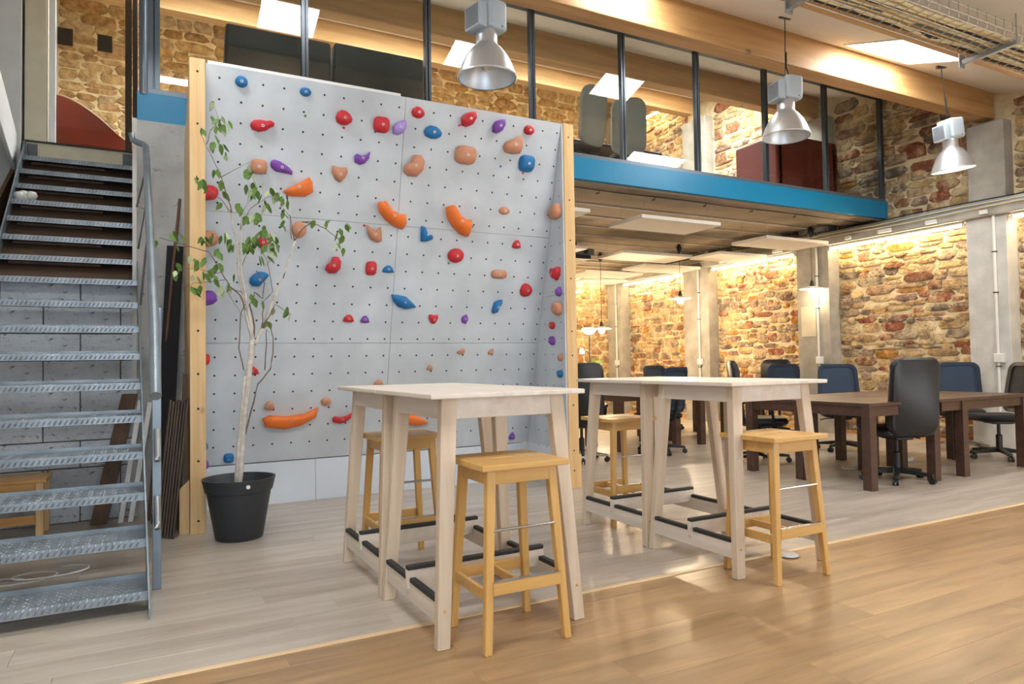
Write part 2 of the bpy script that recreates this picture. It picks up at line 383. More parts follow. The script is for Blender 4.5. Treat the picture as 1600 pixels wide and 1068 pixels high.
# stone walls -------------------------------------------------------
def stone_mesh(seed):
    rr = random.Random(seed); n = 10; vs = []
    base = []
    for k in range(n):
        a = 2*math.pi*(k+0.5+rr.uniform(-.22, .22))/n; c, s = math.cos(a), math.sin(a); q = max(abs(c), abs(s))**0.9
        base.append((0.5*c/q*rr.uniform(0.84, 1.06), 0.5*s/q*rr.uniform(0.82, 1.06)))
    for sc, d in ((1.03, 0.0), (0.96, 0.72), (0.80, 0.98)):
        for x, z in base: vs.append((x*sc + rr.uniform(-.02, .02), -d*rr.uniform(0.75, 1.15), z*sc + rr.uniform(-.025, .025)))
    vs.append((rr.uniform(-.15, .15), -rr.uniform(0.85, 1.1), rr.uniform(-.12, .12)))
    fs = [(i*n+k, i*n+(k+1) % n, (i+1)*n+(k+1) % n, (i+1)*n+k) for i in (0, 1) for k in range(n)] + [(2*n+k, 2*n+(k+1) % n, 3*n) for k in range(n)]
    return vs, fs
STV = [stone_mesh(100+i) for i in range(22)]
def course(u0, u1, v0, v1, rr, hmin, hmax, wmin, wmax, top=None):
    out = []; v = v0
    while v < v1 - 0.03:
        h = rr.uniform(hmin, hmax); h = min(h, v1-v)
        if v1 - v - h < 0.05: h = v1 - v
        u = u0
        while u < u1 - 0.01:
            w = rr.uniform(wmin, wmax)*(0.75+h/hmax*0.5); 
            if u1 - u - w < 0.09: w = u1 - u
            if top is None or v + h < top(u+w/2):
                if h > 0.13 and rr.random() < 0.3:
                    hh = h*rr.uniform(0.4, 0.6); out += [(u, u+w, v, v+hh), (u, u+w, v+hh, v+h)]
                else:
                    j = rr.uniform(-0.025, 0.025); k_ = rr.uniform(-0.02, 0.03); out.append((u, u+w, v+j, v+h+j+k_))
            u += w
        v += h
    return out
stones = []      # (wall, u0, u1, v0, v1, visible)
rr = random.Random(7)
PIL = [(4.55, 5.02), (7.03, 7.62), (9.60, 10.27), (12.28, YB)]
LEDGE0, LEDGE1 = 2.85, 3.03
bays = [(3.2, PIL[0][0])] + [(PIL[i][1], PIL[i+1][0]) for i in range(3)]
for i, (a, b) in enumerate(bays):
    stones += [('r',)+s+(True,) for s in course(a, b, 0.0, LEDGE0, rr, 0.055, 0.150, 0.12, 0.40)]
    stones += [('r',)+s+(b < 7,) for s in course(a, b, LEDGE1, 7.2, rr, 0.09, 0.20, 0.16, 0.42, top=lambda u: roofz(u)-0.02)]
stones += [('b',)+s+(False,) for s in course(XL, XW, ZM, 7.1, rr, 0.11, 0.24, 0.2, 0.55)]
stones += [('b',)+s+(False,) for s in course(7.2, XW, 0, 3.1, rr, 0.08, 0.19, 0.14, 0.4)]
wall_right = struct(MB().box(XW, XW+0.3, YF, YB+0.3, -0.05, 7.4).build('wall_right', M['mortar']), 'rubble stone wall in lime mortar between concrete pilasters')
wall_back = struct(MB().box(XL-0.3, XW, YB, YB+0.3, -0.05, 7.4).build('wall_back', M['mortar']), 'pale rubble stone wall at the back')
def stone_place(s):
    w, u0, u1, v0, v1, _ = s; du, dv = (u1-u0)-0.004, (v1-v0)-0.002
    d = 0.014 + 0.030*((u0*7.31 + v0*3.77) % 1)
    if w == 'r': return (XW+0.004, (u0+u1)/2, (v0+v1)/2), -math.pi/2, (du, d, dv)
    return ((u0+u1)/2, YB+0.004, (v0+v1)/2), 0.0, (du, d, dv)
def stone_area(s):
    w, u0, u1, v0, v1, vis = s
    if not vis: return 0
    p, q = ((XW, u0, v0), (XW, u1, v1))
    a, b = px_depth(p), px_depth(q)
    if min(a[2], b[2]) < 0.3: return 0
    cx, cy = (a[0]+b[0])/2, (a[1]+b[1])/2
    if not (890 < cx < 1600 and 100 < cy < 640): return 0
    return abs((a[0]-b[0])*(a[1]-b[1]))
stones.sort(key=stone_area, reverse=True)
st_me = []
for vs, fs in STV:
    me = MB().add(vs, fs).mesh('stone', smooth=True); me.materials.append(M['stone']); st_me.append(me)
field = {'r': MB(), 'b': MB()}
for i, s in enumerate(stones):
    loc, rz, sc = stone_place(s); k = R.randrange(len(STV))
    if i < 300 and stone_area(s) > 0:
        o = link('stone', st_me[k], None, wall_right); o.location = loc; o.rotation_euler = (0, 0, rz); o.scale = sc
    else:
        c, sn = math.cos(rz), math.sin(rz); vs, fs = STV[k]
        field[s[0]].add([(loc[0]+x*sc[0]*c-y*sc[1]*sn, loc[1]+x*sc[0]*sn+y*sc[1]*c, loc[2]+z*sc[2]) for x, y, z in vs], fs)
stuff(field['r'].build('stone_field', M['stone'], wall_right, smooth=True))
stuff(field['b'].build('stone_field', M['stone_back'], wall_back, smooth=True))

# pilasters, ledge and baseboard on the stone wall
for i, (a, b) in enumerate(PIL):
    pr = struct(MB().box(XW-0.24, XW-0.0, a, b, 0, LEDGE0).build('wall_pilaster', M['concrete_pale' if i < 1 else 'concrete'], bevel=0.006))
    pr['label'] = ['pale concrete pilaster carrying the near end of the big roof beam', 'concrete pilaster behind the desks with a paper notice on it', 'concrete pilaster right of the second stone bay', 'concrete pilaster in the far corner'][i]
    MB().box(XW-0.20, XW, a+0.02, b-0.02, LEDGE1, roofz(a)-(0.33 if i == 0 else 0.30)).build('upper_shaft', M['concrete'], pr, bevel=0.008)
    c = (a+b)/2 - 0.10
    cd = MB().cyl((XW-0.262, c, 0.45), (XW-0.262, c, LEDGE0), 0.016); cd.build('conduit', M['white_plastic'], pr, smooth=40)
    for z in (1.0, 1.9, 2.4): MB().box(XW-0.285, XW-0.24, c-0.022, c+0.022, z, z+0.012).build('clip', M['black'], pr)
    MB().box(XW-0.30, XW-0.24, c-0.07, c+0.035, 1.05, 1.16).build('switch_box', M['white_plastic'], pr, bevel=0.006)
    if i == 1: MB().box(XW-0.245, XW-0.238, a+0.25, a+0.52, 1.48, 1.95).build('paper_notice', M['cream_paint'], pr)
led = struct(MB().box(XW-0.32, XW, 2.6, YB, LEDGE0, LEDGE1).build('wall_ledge', M['concrete'], bevel=0.01), 'concrete ledge with cable tray along the stone wall')
MB().box(XW-0.335, XW-0.32, 2.6, YB, LEDGE1-0.07, LEDGE1+0.01).build('rail', M['galv'], led)
for k in range(3):
    MB().tube([(XW-0.34-0.012*k, 2.6+i*0.6, LEDGE1+0.02-0.05*k+0.008*math.sin(i*1.7+k)) for i in range(17)], 0.008, 6).build('cable', M['cable_black' if k == 0 else 'cable_cream'], led, smooth=True)
for k in range(8):
    y = 4.7+k*0.62
    MB().box(XW-0.37, XW-0.33, y, y+0.09+0.05*(k % 3), LEDGE0+0.02, LEDGE0+0.07).build('junction_box', M['white_plastic'], led, bevel=0.004)
struct(MB().box(XW-0.075, XW-0.05, 3.2, YB, 0, 0.05).build('baseboard_right', M['pine_x']), 'low wooden baseboard under the stone wall')

# the other walls
wl = struct(MB().box(XL-0.15, XL, YF, YB, -0.05, 7.4).build('wall_left', M['plaster_white']), 'plain left wall beside the stairs')
wf = sroot('wall_front', 'glazed front wall behind the camera')
MB().box(XL, XW, YF-0.2, YF, -0.05, 0.15).box(XL, XW, YF-0.2, YF, 2.2, 2.6).box(3.5, 4.2, YF-0.2, YF, 0.15, 2.2).box(8.95, XW, YF-0.2, YF, 0.15, 2.2).build('masonry', M['plaster_white'], wf)
wf2 = sroot('window_1', 'front window bands')
for x in (XL+0.02, 0.35, 1.9, 3.42, 4.2, 5.8, 7.4, 8.9): MB().box(x, x+0.05, YF-0.12, YF-0.06, 0.15, 2.2).build('mullion', M['alu_dark'], wf2)
# blockwork and plaster wall under the mezzanine
ws = sroot('wall_stair', 'painted blockwork and plaster wall under the mezzanine')
YS = 6.14
MB().box(XL, -0.10, YS+0.012, YS+0.2, 0, 1.82).build('mortar_bed', M['mortar_dark'], ws)
bh, bw = 0.2022, 0.50
blk = {}
for r in range(9):
    x = -0.10 - (0.11 if r % 2 else 0.375)
    edges = [-0.10]
    while x > XL: edges.append(x); x -= bw
    edges.append(XL)
    for a, b in zip(edges[1:], edges[:-1]):
        if b - a < 0.03: continue
        k = round(b-a, 3)
        if k not in blk: blk[k] = MB().box(-k/2+0.004, k/2-0.004, 0, 0.06, 0.004, bh-0.004).mesh('block', 0.004); blk[k].materials.append(M['block'])
        o = link('block', blk[k], None, ws); o.location = ((a+b)/2, YS + R.uniform(-0.003, 0.003), r*bh)
MB().box(-0.10, 3.34, YS+0.02, YS+0.2, 0, 3.12).build('plaster', M['plaster_scuffed'], ws)
MB().box(-0.13, -0.10, YS-0.01, YS+0.2, 0, 3.12).build('edge_bead', M['plaster_white'], ws)
struct(MB().box(3.2, 3.34, 6.34, YB, 0, 3.1).build('wall_lower_left', M['plaster_white']), 'partition wall of the lower office hidden behind the climbing wall')

# mezzanine slab, fascia, soffit
mez = struct(MB().box(-0.10, XW, 6.24, YB, 3.22, ZM).box(XL, -0.10, 8.0, YB, 3.22, ZM).build('floor_mezzanine', M['concrete_dark']), 'mezzanine floor slab')
struct(MB().box(-0.10, XW-0.02, 6.19, 6.24, 3.115, 3.36).build('trim_2', M['blue'], bevel=0.003), 'bright blue fascia board along the mezzanine edge')
sof = struct(MB().box(-0.10, XW, 6.24, 6.72, 3.09, 3.22).build('ceiling_lower', M['soffit']), 'concrete soffit of the mezzanine with slab joints')
y = 6.72; k = 0
while y < YB - 0.2:
    MB().box(3.34, XW, y+0.008, min(y+0.60, YB)-0.008, 3.17, 3.22).build('soffit_slab', M['soffit'], sof, bevel=0.004)
    MB().box(3.34, XW, y-0.03, y+0.03, 3.155, 3.20).build('slab_joint', M['concrete'], sof)
    y += 0.60
tr = thing('festoon_cable', 'thin black cable with small hooks under the blue mezzanine edge', 'cable', (0, 0, 0))
MB().tube([(3.3+0.3*i, 6.40, 3.082+0.004*math.sin(i)) for i in range(21)], 0.006, 6).build('wire', M['cable_black'], tr)
for i in range(8): MB().tube([(3.7+0.8*i, 6.40, 3.082), (3.7+0.8*i, 6.40, 3.05), (3.66+0.8*i, 6.40, 3.04)], 0.008, 6).build('hook', M['black'], tr)

# roof, skylights and glulam beams
roof_slope = Vector((0, 1, 0.33)).normalized()
rf = struct(MB().hexa([(XL-.3, YF-.3, roofz(YF-.3)), (XW+.3, YF-.3, roofz(YF-.3)), (XW+.3, YB+.3, roofz(YB+.3)), (XL-.3, YB+.3, roofz(YB+.3))],
    [(XL-.3, YF-.3, roofz(YF-.3)+.15), (XW+.3, YF-.3, roofz(YF-.3)+.15), (XW+.3, YB+.3, roofz(YB+.3)+.15), (XL-.3, YB+.3, roofz(YB+.3)+.15)]).build('ceiling', M['ceiling']), 'sloping cream ceiling')
def skylight(n, x0, x1, y0, y1):
    w = sroot('window_%d' % n, 'opal skylight or added light pane in the sloping ceiling')
    def slab(a, b, c, d, t0, t1):
        return MB().hexa([(a, c, roofz(c)-t1), (b, c, roofz(c)-t1), (b, d, roofz(d)-t1), (a, d, roofz(d)-t1)], [(a, c, roofz(c)-t0), (b, c, roofz(c)-t0), (b, d, roofz(d)-t0), (a, d, roofz(d)-t0)])
    slab(x0, x1, y0, y1, 0.001, 0.006).build('pane', M['opal'], w)
    for q in ((x0-.02, x1+.02, y0-.02, y0), (x0-.02, x1+.02, y1, y1+.02), (x0-.02, x0, y0, y1), (x1, x1+.02, y0, y1)): slab(*q, 0.0, 0.010).build('frame', M['ceiling'], w)
skylight(2, 6.40, 7.43, 3.96, 4.62)
for n, q in enumerate([(0.95, 1.50, 5.22, 5.60), (2.97, 3.50, 5.22, 5.60), (4.98, 5.58, 5.22, 5.60), (-0.40, 0.42, 4.20, 4.66), (3.35, 3.95, 4.20, 4.66),
                       (0.1, 1.6, 7.8, 9.3), (2.6, 4.1, 7.8, 9.3), (5.1, 6.6, 7.8, 9.3), (7.3, 8.8, 7.8, 9.3), (-0.5, 0.6, 1.3, 1.9), (3.35, 4.4, 1.3, 1.9), (6.4, 7.43, 1.3, 1.9)]): skylight(3+n, *q)  # panes on this line are unseen, added to brighten mezzanine and front
def beam(n, y0, y1, h, label, x1=XW-0.02, x0=XL):
    z1 = roofz(y0)
    return struct(MB().box(x0, x1, y0, y1, z1-h, z1+0.03).build('trim_%d' % n, M['glulam'], bevel=0.012, seg=2), label)
beam(3, 4.75, 4.95, 0.33, 'big glulam roof beam in front of the mezzanine glazing')
beam(4, 7.30, 7.50, 0.34, 'glulam beam just inside the mezzanine')
beam(5, 9.90, 10.10, 0.30, 'glulam beam deeper inside the mezzanine', x1=XW-0.22)
beam(6, 3.40, 3.52, 0.19, 'glulam purlin behind the hanging cable tray')

# mezzanine glazing
gl = sroot('window_20', 'dark framed mezzanine glazing above the blue fascia')
MUL = [0.02, 1.22, 2.39, 3.56, 4.735, 5.845, 7.0, 8.145, 9.33]
GT = 4.90
for i, x in enumerate(MUL):
    w = 0.03 if i else 0.045
    MB().box(x-w, x-0.006, 6.215, 6.275, ZM, GT).box(x+0.006, x+w, 6.215, 6.275, ZM, GT).box(x-0.006, x+0.006, 6.23, 6.265, ZM, GT).build('mullion', M['alu_dark' if i else 'alu_grey'], gl, bevel=0.002)
for a, b in zip(MUL[:-1], MUL[1:]): MB().box(a+0.03, b-0.03, 6.240, 6.246, ZM+0.04, GT-0.02).build('pane', M['glass'], gl)
MB().box(-0.03, 9.36, 6.21, 6.28, ZM, ZM+0.045).build('bottom_rail', M['alu_grey'], gl, bevel=0.003)
MB().box(-0.03, 9.36, 6.21, 6.28, GT-0.04, GT+0.03).build('top_rail', M['alu_dark'], gl, bevel=0.003)
MB().cyl((-0.055, 6.21, ZM-0.02), (-0.055, 6.21, GT), 0.032).build('corner_post', M['alu_grey'], gl, smooth=40)
# glass screen at the head of the stairs
gs = sroot('window_21', 'glass screen at the top of the stairs')
MB().box(-0.235, -0.175, 7.98, 8.04, ZM, 5.4).box(-0.168, -0.12, 7.98, 8.04, ZM, 5.4).build('frame', M['alu_brown'], gs, bevel=0.003)
MB().box(-0.83, -0.235, 8.005, 8.011, ZM, 5.4).build('pane', M['glass'], gs)
MB().box(-0.885, -0.83, 7.97, 8.04, ZM, 5.4).build('frame', M['white'], gs, bevel=0.004)
for x in (-0.755, -0.415): MB().box(x-0.065, x+0.065, 7.999, 8.0045, 4.36, 4.53).build('sticker', M['alu_brown'], gs, label='brown square safety sticker')
struct(MB().box(-1.08, -0.90, 7.96, 8.2, ZM, 5.6).build('wall_door_jamb', M['cream_paint'], bevel=0.006), 'cream door jamb at the stair head')
struct(MB().box(XL, -1.10, 7.90, 8.2, 0, 5.6).build('wall_stair_left', M['plaster_white']), 'narrow wall return left of the stair head')
# sloping white parapet left of the stairs
struct(MB().prism([(-1.13, 6.6, 3.86), (-1.13, 8.0, 3.36), (-1.13, 7.95, 3.0), (-1.13, 6.6, 3.40)], (-0.03, 0, 0)).build('wall_parapet', M['white'], bevel=0.004), 'sloping white parapet board left of the stairs')
struct(MB().prism([(-1.14, 6.2, 2.0), (-1.14, 7.95, 3.1), (-1.14, 7.95, 0), (-1.14, 6.2, 0)], (-0.03, 0, 0)).build('wall_understair', M['brown_board']), 'brown boards closing the left flank of the stairs')

# ------------------------------------------------------------------ things
def wpart(root, name, mb, mat, bevel=0.0, smooth=False, seg=1, label=None):
    l = root.location; mb.v = [(x-l.x, y-l.y, z-l.z) for x, y, z in mb.v]
    return mb.build(name, mat, root, bevel, smooth, seg, label)

# --- steel staircase
SY0, SDY, SZ0, SDZ = 3.70, 0.253, 0.10, 0.191
def sx(i): return -0.015 - 0.009*i
st = thing('staircase', 'open-riser steel staircase with checker-plate treads and tubular handrail', 'staircase', (-0.45, 3.65, 0))
def sz(y): return SZ0 + SDZ/SDY*(y-SY0)
tread_me = None
for i in range(17):
    xr, y, z = sx(i), SY0+SDY*i, SZ0+SDZ*i
    if tread_me is None:
        tm = MB().box(-0.90, 0, 0, 0.255, -0.006, 0).box(-0.90, 0, 0, 0.006, -0.042, -0.006).box(-0.90, 0, 0.249, 0.255, 0, 0.022)
        for r_ in range(10):            # raised lozenges of the checker plate
            for c_ in range(32):
                cx_, cy_ = -0.888+0.028*c_+(0.014 if r_ % 2 else 0), 0.016+0.0245*r_
                if cx_ > -0.012 or cy_ > 0.24: continue
                a_ = 0.78 if (r_+c_) % 2 else -0.78; u_, w_ = (math.cos(a_)*0.0125, math.sin(a_)*0.0125), (-math.sin(a_)*0.0042, math.cos(a_)*0.0042)
                tm.add([(cx_-u_[0], cy_-u_[1], 0), (cx_+w_[0], cy_+w_[1], 0), (cx_+u_[0], cy_+u_[1], 0), (cx_-w_[0], cy_-w_[1], 0), (cx_, cy_, 0.003)], [(0, 3, 4), (3, 2, 4), (2, 1, 4), (1, 0, 4)])
        for c_ in range(33):            # the same ribs bent over the nosing
            cx_ = -0.885+0.0265*c_
            tm.add([(cx_-.013, 0.0, -.036), (cx_-.004, 0.0, -.038), (cx_+.013, 0.0, -.003), (cx_+.004, 0.0, -.001), (cx_, -0.0045, -.02)], [(0, 1, 4), (1, 2, 4), (2, 3, 4), (3, 0, 4)])
        tread_me = tm.mesh('tread'); tread_me.materials.append(M['plate'])
    o = link('tread', tread_me, None, st); o.location = (xr+0.45, y-3.65, z)
def stringer(x_off, w):
    q = []
    for y, z in ((3.585, 0.0), (3.585, 0.05), (8.0, sz(8.0)+0.035), (8.0, sz(8.0)-0.20), (3.78, 0.0)):
        q.append((-0.015 - 0.009*(y-SY0)/SDY + x_off, y, z))
    return MB().prism(q, (w, 0, 0))
wpart(st, 'stringer', stringer(0.0, 0.008), M['steel_grey'])
wpart(st, 'stringer', stringer(-0.912, 0.010), M['steel_grey'])
wpart(st, 'newel', MB().box(0.005, 0.047, 4.05, 4.075, 0.0, 1.46), M['steel_grey'], 0.002)
hr = [(0.018, 3.45, 1.02), (0.015, 3.9, 1.35), (-0.012, 5.0, 2.155), (-0.035, 5.88, 2.80), (-0.037, 5.95, 2.85), (-0.05, 5.99, 2.875), (-0.09, 6.02, 2.895), (-0.125, 6.05, 2.92), (-0.135, 6.06, 2.97)]
wpart(st, 'handrail', MB().tube(hr, 0.0235, 14), M['steel_grey'], smooth=50)
for z in (0.70, 0.355):
    wpart(st, 'rail_stub', MB().tube([(0.028, 3.98, z-0.03), (0.028, 4.0, z), (0.028, 4.03, z+0.13)], 0.016, 12), M['galv'], smooth=50)
for y in (4.7, 5.3, 5.85):
    z = 1.02 + (y-3.45)*0.733
    wpart(st, 'rail_bracket', MB().tube([(-0.02, y, z-0.02), (-0.03, y+0.02, z-0.10), (-0.022-0.009*(y-SY0)/.253, y+0.12, z-0.40)], 0.007, 8), M['steel_dark'], smooth=50)
wpart(st, 'landing_riser', MB().box(-1.075, -0.16, 7.985, 8.0, 3.18, ZM-0.012), M['cream_paint'])
wpart(st, 'landing_edge', MB().box(-1.075, -0.14, 7.965, 8.0, ZM-0.012, ZM+0.004), M['black'])
for x in (-1.06, -0.255): wpart(st, 'angle_bracket', MB().box(x, x+0.085, 7.972, 7.985, 3.20, 3.33), M['steel_dark'])
wpart(st, 'understair_board', MB().hexa([(-1.08, 6.16, sz(6.16)-0.17), (-0.10, 6.16, sz(6.16)-0.17), (-0.15, 8.0, sz(8)-0.17), (-1.08, 8.0, sz(8)-0.17)], [(-1.08, 6.16, sz(6.16)-0.15), (-0.10, 6.16, sz(6.16)-0.15), (-0.15, 8.0, sz(8)-0.15), (-1.08, 8.0, sz(8)-0.15)]), M['soffit_board'])
for i in range(10, 17):   # pale lath nailed under each upper tread
    y = SY0+SDY*i; wpart(st, 'lath', MB().box(sx(i)-0.85, sx(i)-0.25, y+0.10, y+0.13, SZ0+SDZ*i-0.055, SZ0+SDZ*i-0.035), M['brown_board'])
rg = MB()
for k, (dx, dy, dz, r) in enumerate([(0, 0, .035, .045), (.05, .01, .03, .04), (.09, 0, .045, .045), (.03, .02, .06, .035)]):
    rg.lathe([(0.001, -r), (r*.7, -r*.7), (r, 0), (r*.75, r*.65), (0.001, r*.9)], (-1.0+dx, 7.12+dy, SZ0+SDZ*13+dz+0.016), 8)
tag(rg.build('rag', M['white_plastic'], smooth=True), 'crumpled white rag lying on an upper stair tread', 'rag')

# --- things stored under and beside the stairs
bn = thing('pine_bench', 'small pine bench frame stored under the steel stairs', 'bench', (-0.9, 5.8, 0))
wpart(bn, 'top', MB().box(-1.28, -0.63, 5.62, 5.98, 0.385, 0.41), M['pine_x'], 0.003)
wpart(bn, 'apron', MB().box(-1.28, -0.65, 5.63, 5.65, 0.32, 0.385), M['pine_x'], 0.002)
wpart(bn, 'stretcher', MB().box(-1.28, -0.66, 5.63, 5.65, 0.11, 0.17), M['pine_x'], 0.002)
for x in (-0.69, -1.25):
    for y in (5.64, 5.94): wpart(bn, 'leg', MB().box(x, x+0.045, y-0.02, y+0.025, 0, 0.385), M['pine_z'], 0.003)
def leaner(name, label, cat, x0, w, yb, yt, zt, t, mat, dx=0.0, group=None):
    o = MB().hexa([(x0, yb, 0.002), (x0+w, yb, 0.002), (x0+w, yb+t, 0.002), (x0, yb+t, 0.002)], [(x0+dx, yt, zt), (x0+w+dx, yt, zt), (x0+w+dx, yt+t, zt), (x0+dx, yt+t, zt)]).build(name, mat, bevel=0.002)
    return tag(o, label, cat, group)
leaner('board', 'brown plank leaning on the blockwork behind the stairs', 'board', -0.40, 0.11, 5.95, 6.10, 0.95, 0.022, M['brown_board'], 0.20)
leaner('board', 'narrow white board leaning behind the stairs, left of the pair', 'board', -0.22, 0.035, 5.92, 6.08, 0.90, 0.02, M['white'], 0.13)
leaner('board', 'narrow white board leaning behind the stairs, right of the pair', 'board', -0.155, 0.035, 5.92, 6.08, 0.88, 0.02, M['white'], 0.13)
leaner('board', 'tall dark grey sheet leaning between stairs and climbing wall', 'board', 0.0, 0.12, 5.75, 6.10, 2.12, 0.018, M['black_fabric'], 0.112)
p_ = MB().cyl((-0.02, 5.85, 0.012), (0.205, 6.10, 2.50), 0.012, n=10).build('pole', M['brown_board'], smooth=40)
tag(p_, 'long thin brown pole leaning against the scuffed white wall', 'pole')
for k in range(7):
    x0 = 0.020 + 0.017*k
    leaner('slat', ['narrow dark wooden slat leaning beside the pine post, far left of its stack', 'dark wooden slat, second from left in the leaning stack', 'dark wooden slat, third from left in the leaning stack', 'dark wooden slat in the middle of the leaning stack', 'dark wooden slat, third from right in the leaning stack', 'dark wooden slat, second from right in the leaning stack', 'front dark wooden slat of the leaning stack, its pale edge showing'][k],
           'slat', x0, 0.014, 5.28-0.018*k, 5.33-0.012*k, 0.92-0.008*(k % 3), 0.14, M['dark_board'], 0.095, 'dark slats stacked by the stairs')
leaner('board', 'thin brown board standing behind the dark slat stack', 'board', 0.160, 0.022, 5.46, 5.43, 1.10, 0.10, M['brown_board'], 0.045)
cab = MB().tube([(-0.75+0.14*math.cos(a*0.5)+0.012*a, 4.55+0.09*math.sin(a*0.5), 0.008+0.0012*a) for a in range(30)], 0.005, 6).build('cable_coil', M['cable_white'], smooth=True)
tag(cab, 'loop of white cable lying on the floor under the stairs', 'cable')

# --- climbing wall
TP = Vector((0, 5.3-6.037, 3.32-0.355)); TL = TP.length; TU = TP.normalized(); TN = Vector((0, -TU.z, TU.y))
P0 = Vector((0, 6.037, 0.355))
def wp(x, s, d=0.0): return Vector((x, 0, 0)) + P0 + TU*s + TN*d
cw = thing('climbing_wall', 'leaning grey climbing wall with painted panels framed by pine posts', 'climbing wall', (1.83, 5.3, 0))
rows = [0.0, 1.005, 2.015, TL]; cols = [0.343, 1.84, 3.3225]
for r in range(3):
    for c in range(2):
        a, b, s0, s1 = cols[c]+0.0012, cols[c+1]-0.0012, rows[r]+0.0015, rows[r+1]-0.0015
        wpart(cw, 'panel', MB().hexa([wp(a, s0, 0), wp(b, s0, 0), wp(b, s0, -0.02), wp(a, s0, -0.02)], [wp(a, s1, 0), wp(b, s1, 0), wp(b, s1, -0.02), wp(a, s1, -0.02)]), M['panel'], 0.0015)
for a, b in ((0.345, 1.245), (1.248, 2.40), (2.403, 3.32)):
    wpart(cw, 'kick_board', MB().box(a, b, 6.040, 6.06, 0.0, 0.348), M['panel_kick'], 0.001)
wpart(cw, 'top_batten', MB().box(0.36, 1.80, 5.315, 5.34, 3.30, 3.345), M['white'])
def yline(z): return 6.037 - (z-0.355)*0.737/2.965
for z0, z1 in ((0.0, 0.355), (0.358, 1.76), (1.763, 3.32)):
    ya0, ya1 = (6.06 if z0 < .3 else yline(z0)+.03), (6.06 if z1 < .4 else yline(z1)+.03)
    wpart(cw, 'side_panel', MB().prism([(3.322, 5.30, z0), (3.322, ya0, z0), (3.322, ya1, z1), (3.322, 5.30, z1)], (0.016, 0, 0)), M['panel' if z0 > .3 else 'panel_kick'])
    wpart(cw, 'side_panel', MB().prism([(0.342, 5.30, z0), (0.342, ya0, z0), (0.342, ya1, z1), (0.342, 5.30, z1)], (-0.016, 0, 0)), M['panel' if z0 > .3 else 'panel_kick'])
wpart(cw, 'flank_sheet', MB().prism([(0.238, 5.34, 0), (0.238, 6.10, 0), (0.238, 6.10, 2.9), (0.238, 5.34, 3.29)], (0.012, 0, 0)), M['pine_z'])
wpart(cw, 'post', MB().box(0.236, 0.338, 5.235, 5.34, 0, 3.315), M['pine_z'], 0.003)
wpart(cw, 'post', MB().box(3.338, 3.446, 5.29, 5.40, 0, 3.325), M['pine_z'], 0.003)
wpart(cw, 'post_foot', MB().box(3.446, 3.474, 5.30, 5.40, 0, 0.30), M['pine_z'], 0.002)
wpart(cw, 'brace', MB().prism([(0.170, 5.28, 0), (0.234, 5.28, 0), (0.234, 5.28, 0.37), (0.170, 5.28, 0.31)], (0, 0.04, 0)), M['pine_z'], 0.002)
for z in (3.22, 2.85, 2.46, 1.88, 1.40, 1.10, 0.86, 0.50, 0.09): wpart(cw, 'post_hole', MB().cyl((0.288, 5.2345, z), (0.288, 5.236, z), 0.0085, n=8), M['hole'])
for z in (3.20, 2.62, 2.25, 1.9, 1.42, 1.20, 0.75, 0.34, 0.16): wpart(cw, 'post_hole', MB().cyl((3.39, 5.2895, z), (3.39, 5.291, z), 0.008, n=8), M['hole'])
nuts = MB()
def disc(mb, c, a, b, r, n=6): mb.add([c + (a*math.cos(2*math.pi*k/n) + b*math.sin(2*math.pi*k/n))*r for k in range(n)], [tuple(range(n))])
s = (3.233-0.355)/TU.z
while s > 0.04:
    for i in range(20): disc(nuts, wp(0.438+0.15*i, s, 0.0006), Vector((1, 0, 0)), TU, 0.0088)
    s -= 0.148
for j in range(20):
    z = 3.1 - 0.145*j
    for i in range(4):
        yy = 5.36 + 0.15*i
        if yy < yline(z)-0.05: disc(nuts, Vector((3.3214, yy, z)), Vector((0, 1, 0)), Vector((0, 0, 1)), 0.007)
l = cw.location; nuts.v = [(x-l.x, y-l.y, z-l.z) for x, y, z in nuts.v]
stuff(nuts.build('bolt_holes', M['hole'], cw))

for c_, x_, z_ in (('red',1.348,3.018),('leaf',1.050,3.063),('blue',2.748,2.885),('red',2.978,2.855),('blue',2.525,2.354),('red',1.555,2.292),('blue',0.768,2.618),('red',1.078,2.198),('leaf',2.327,2.030),('red',2.325,3.168),('blue',1.601,3.021)):
    mk_ = MB(); ce = wp(x_, (z_-0.355)/TU.z, 0.0); n_ = 10
    mk_.add([ce + (Vector((1, 0, 0))*math.cos(6.2832*k/n_) + TU*math.sin(6.2832*k/n_))*0.011 + TN*0.0009 for k in range(n_)], [tuple(range(n_))])
    wpart(cw, 'marker_dot', mk_, M['leaf'] if c_ == 'leaf' else M['hold_'+c_])
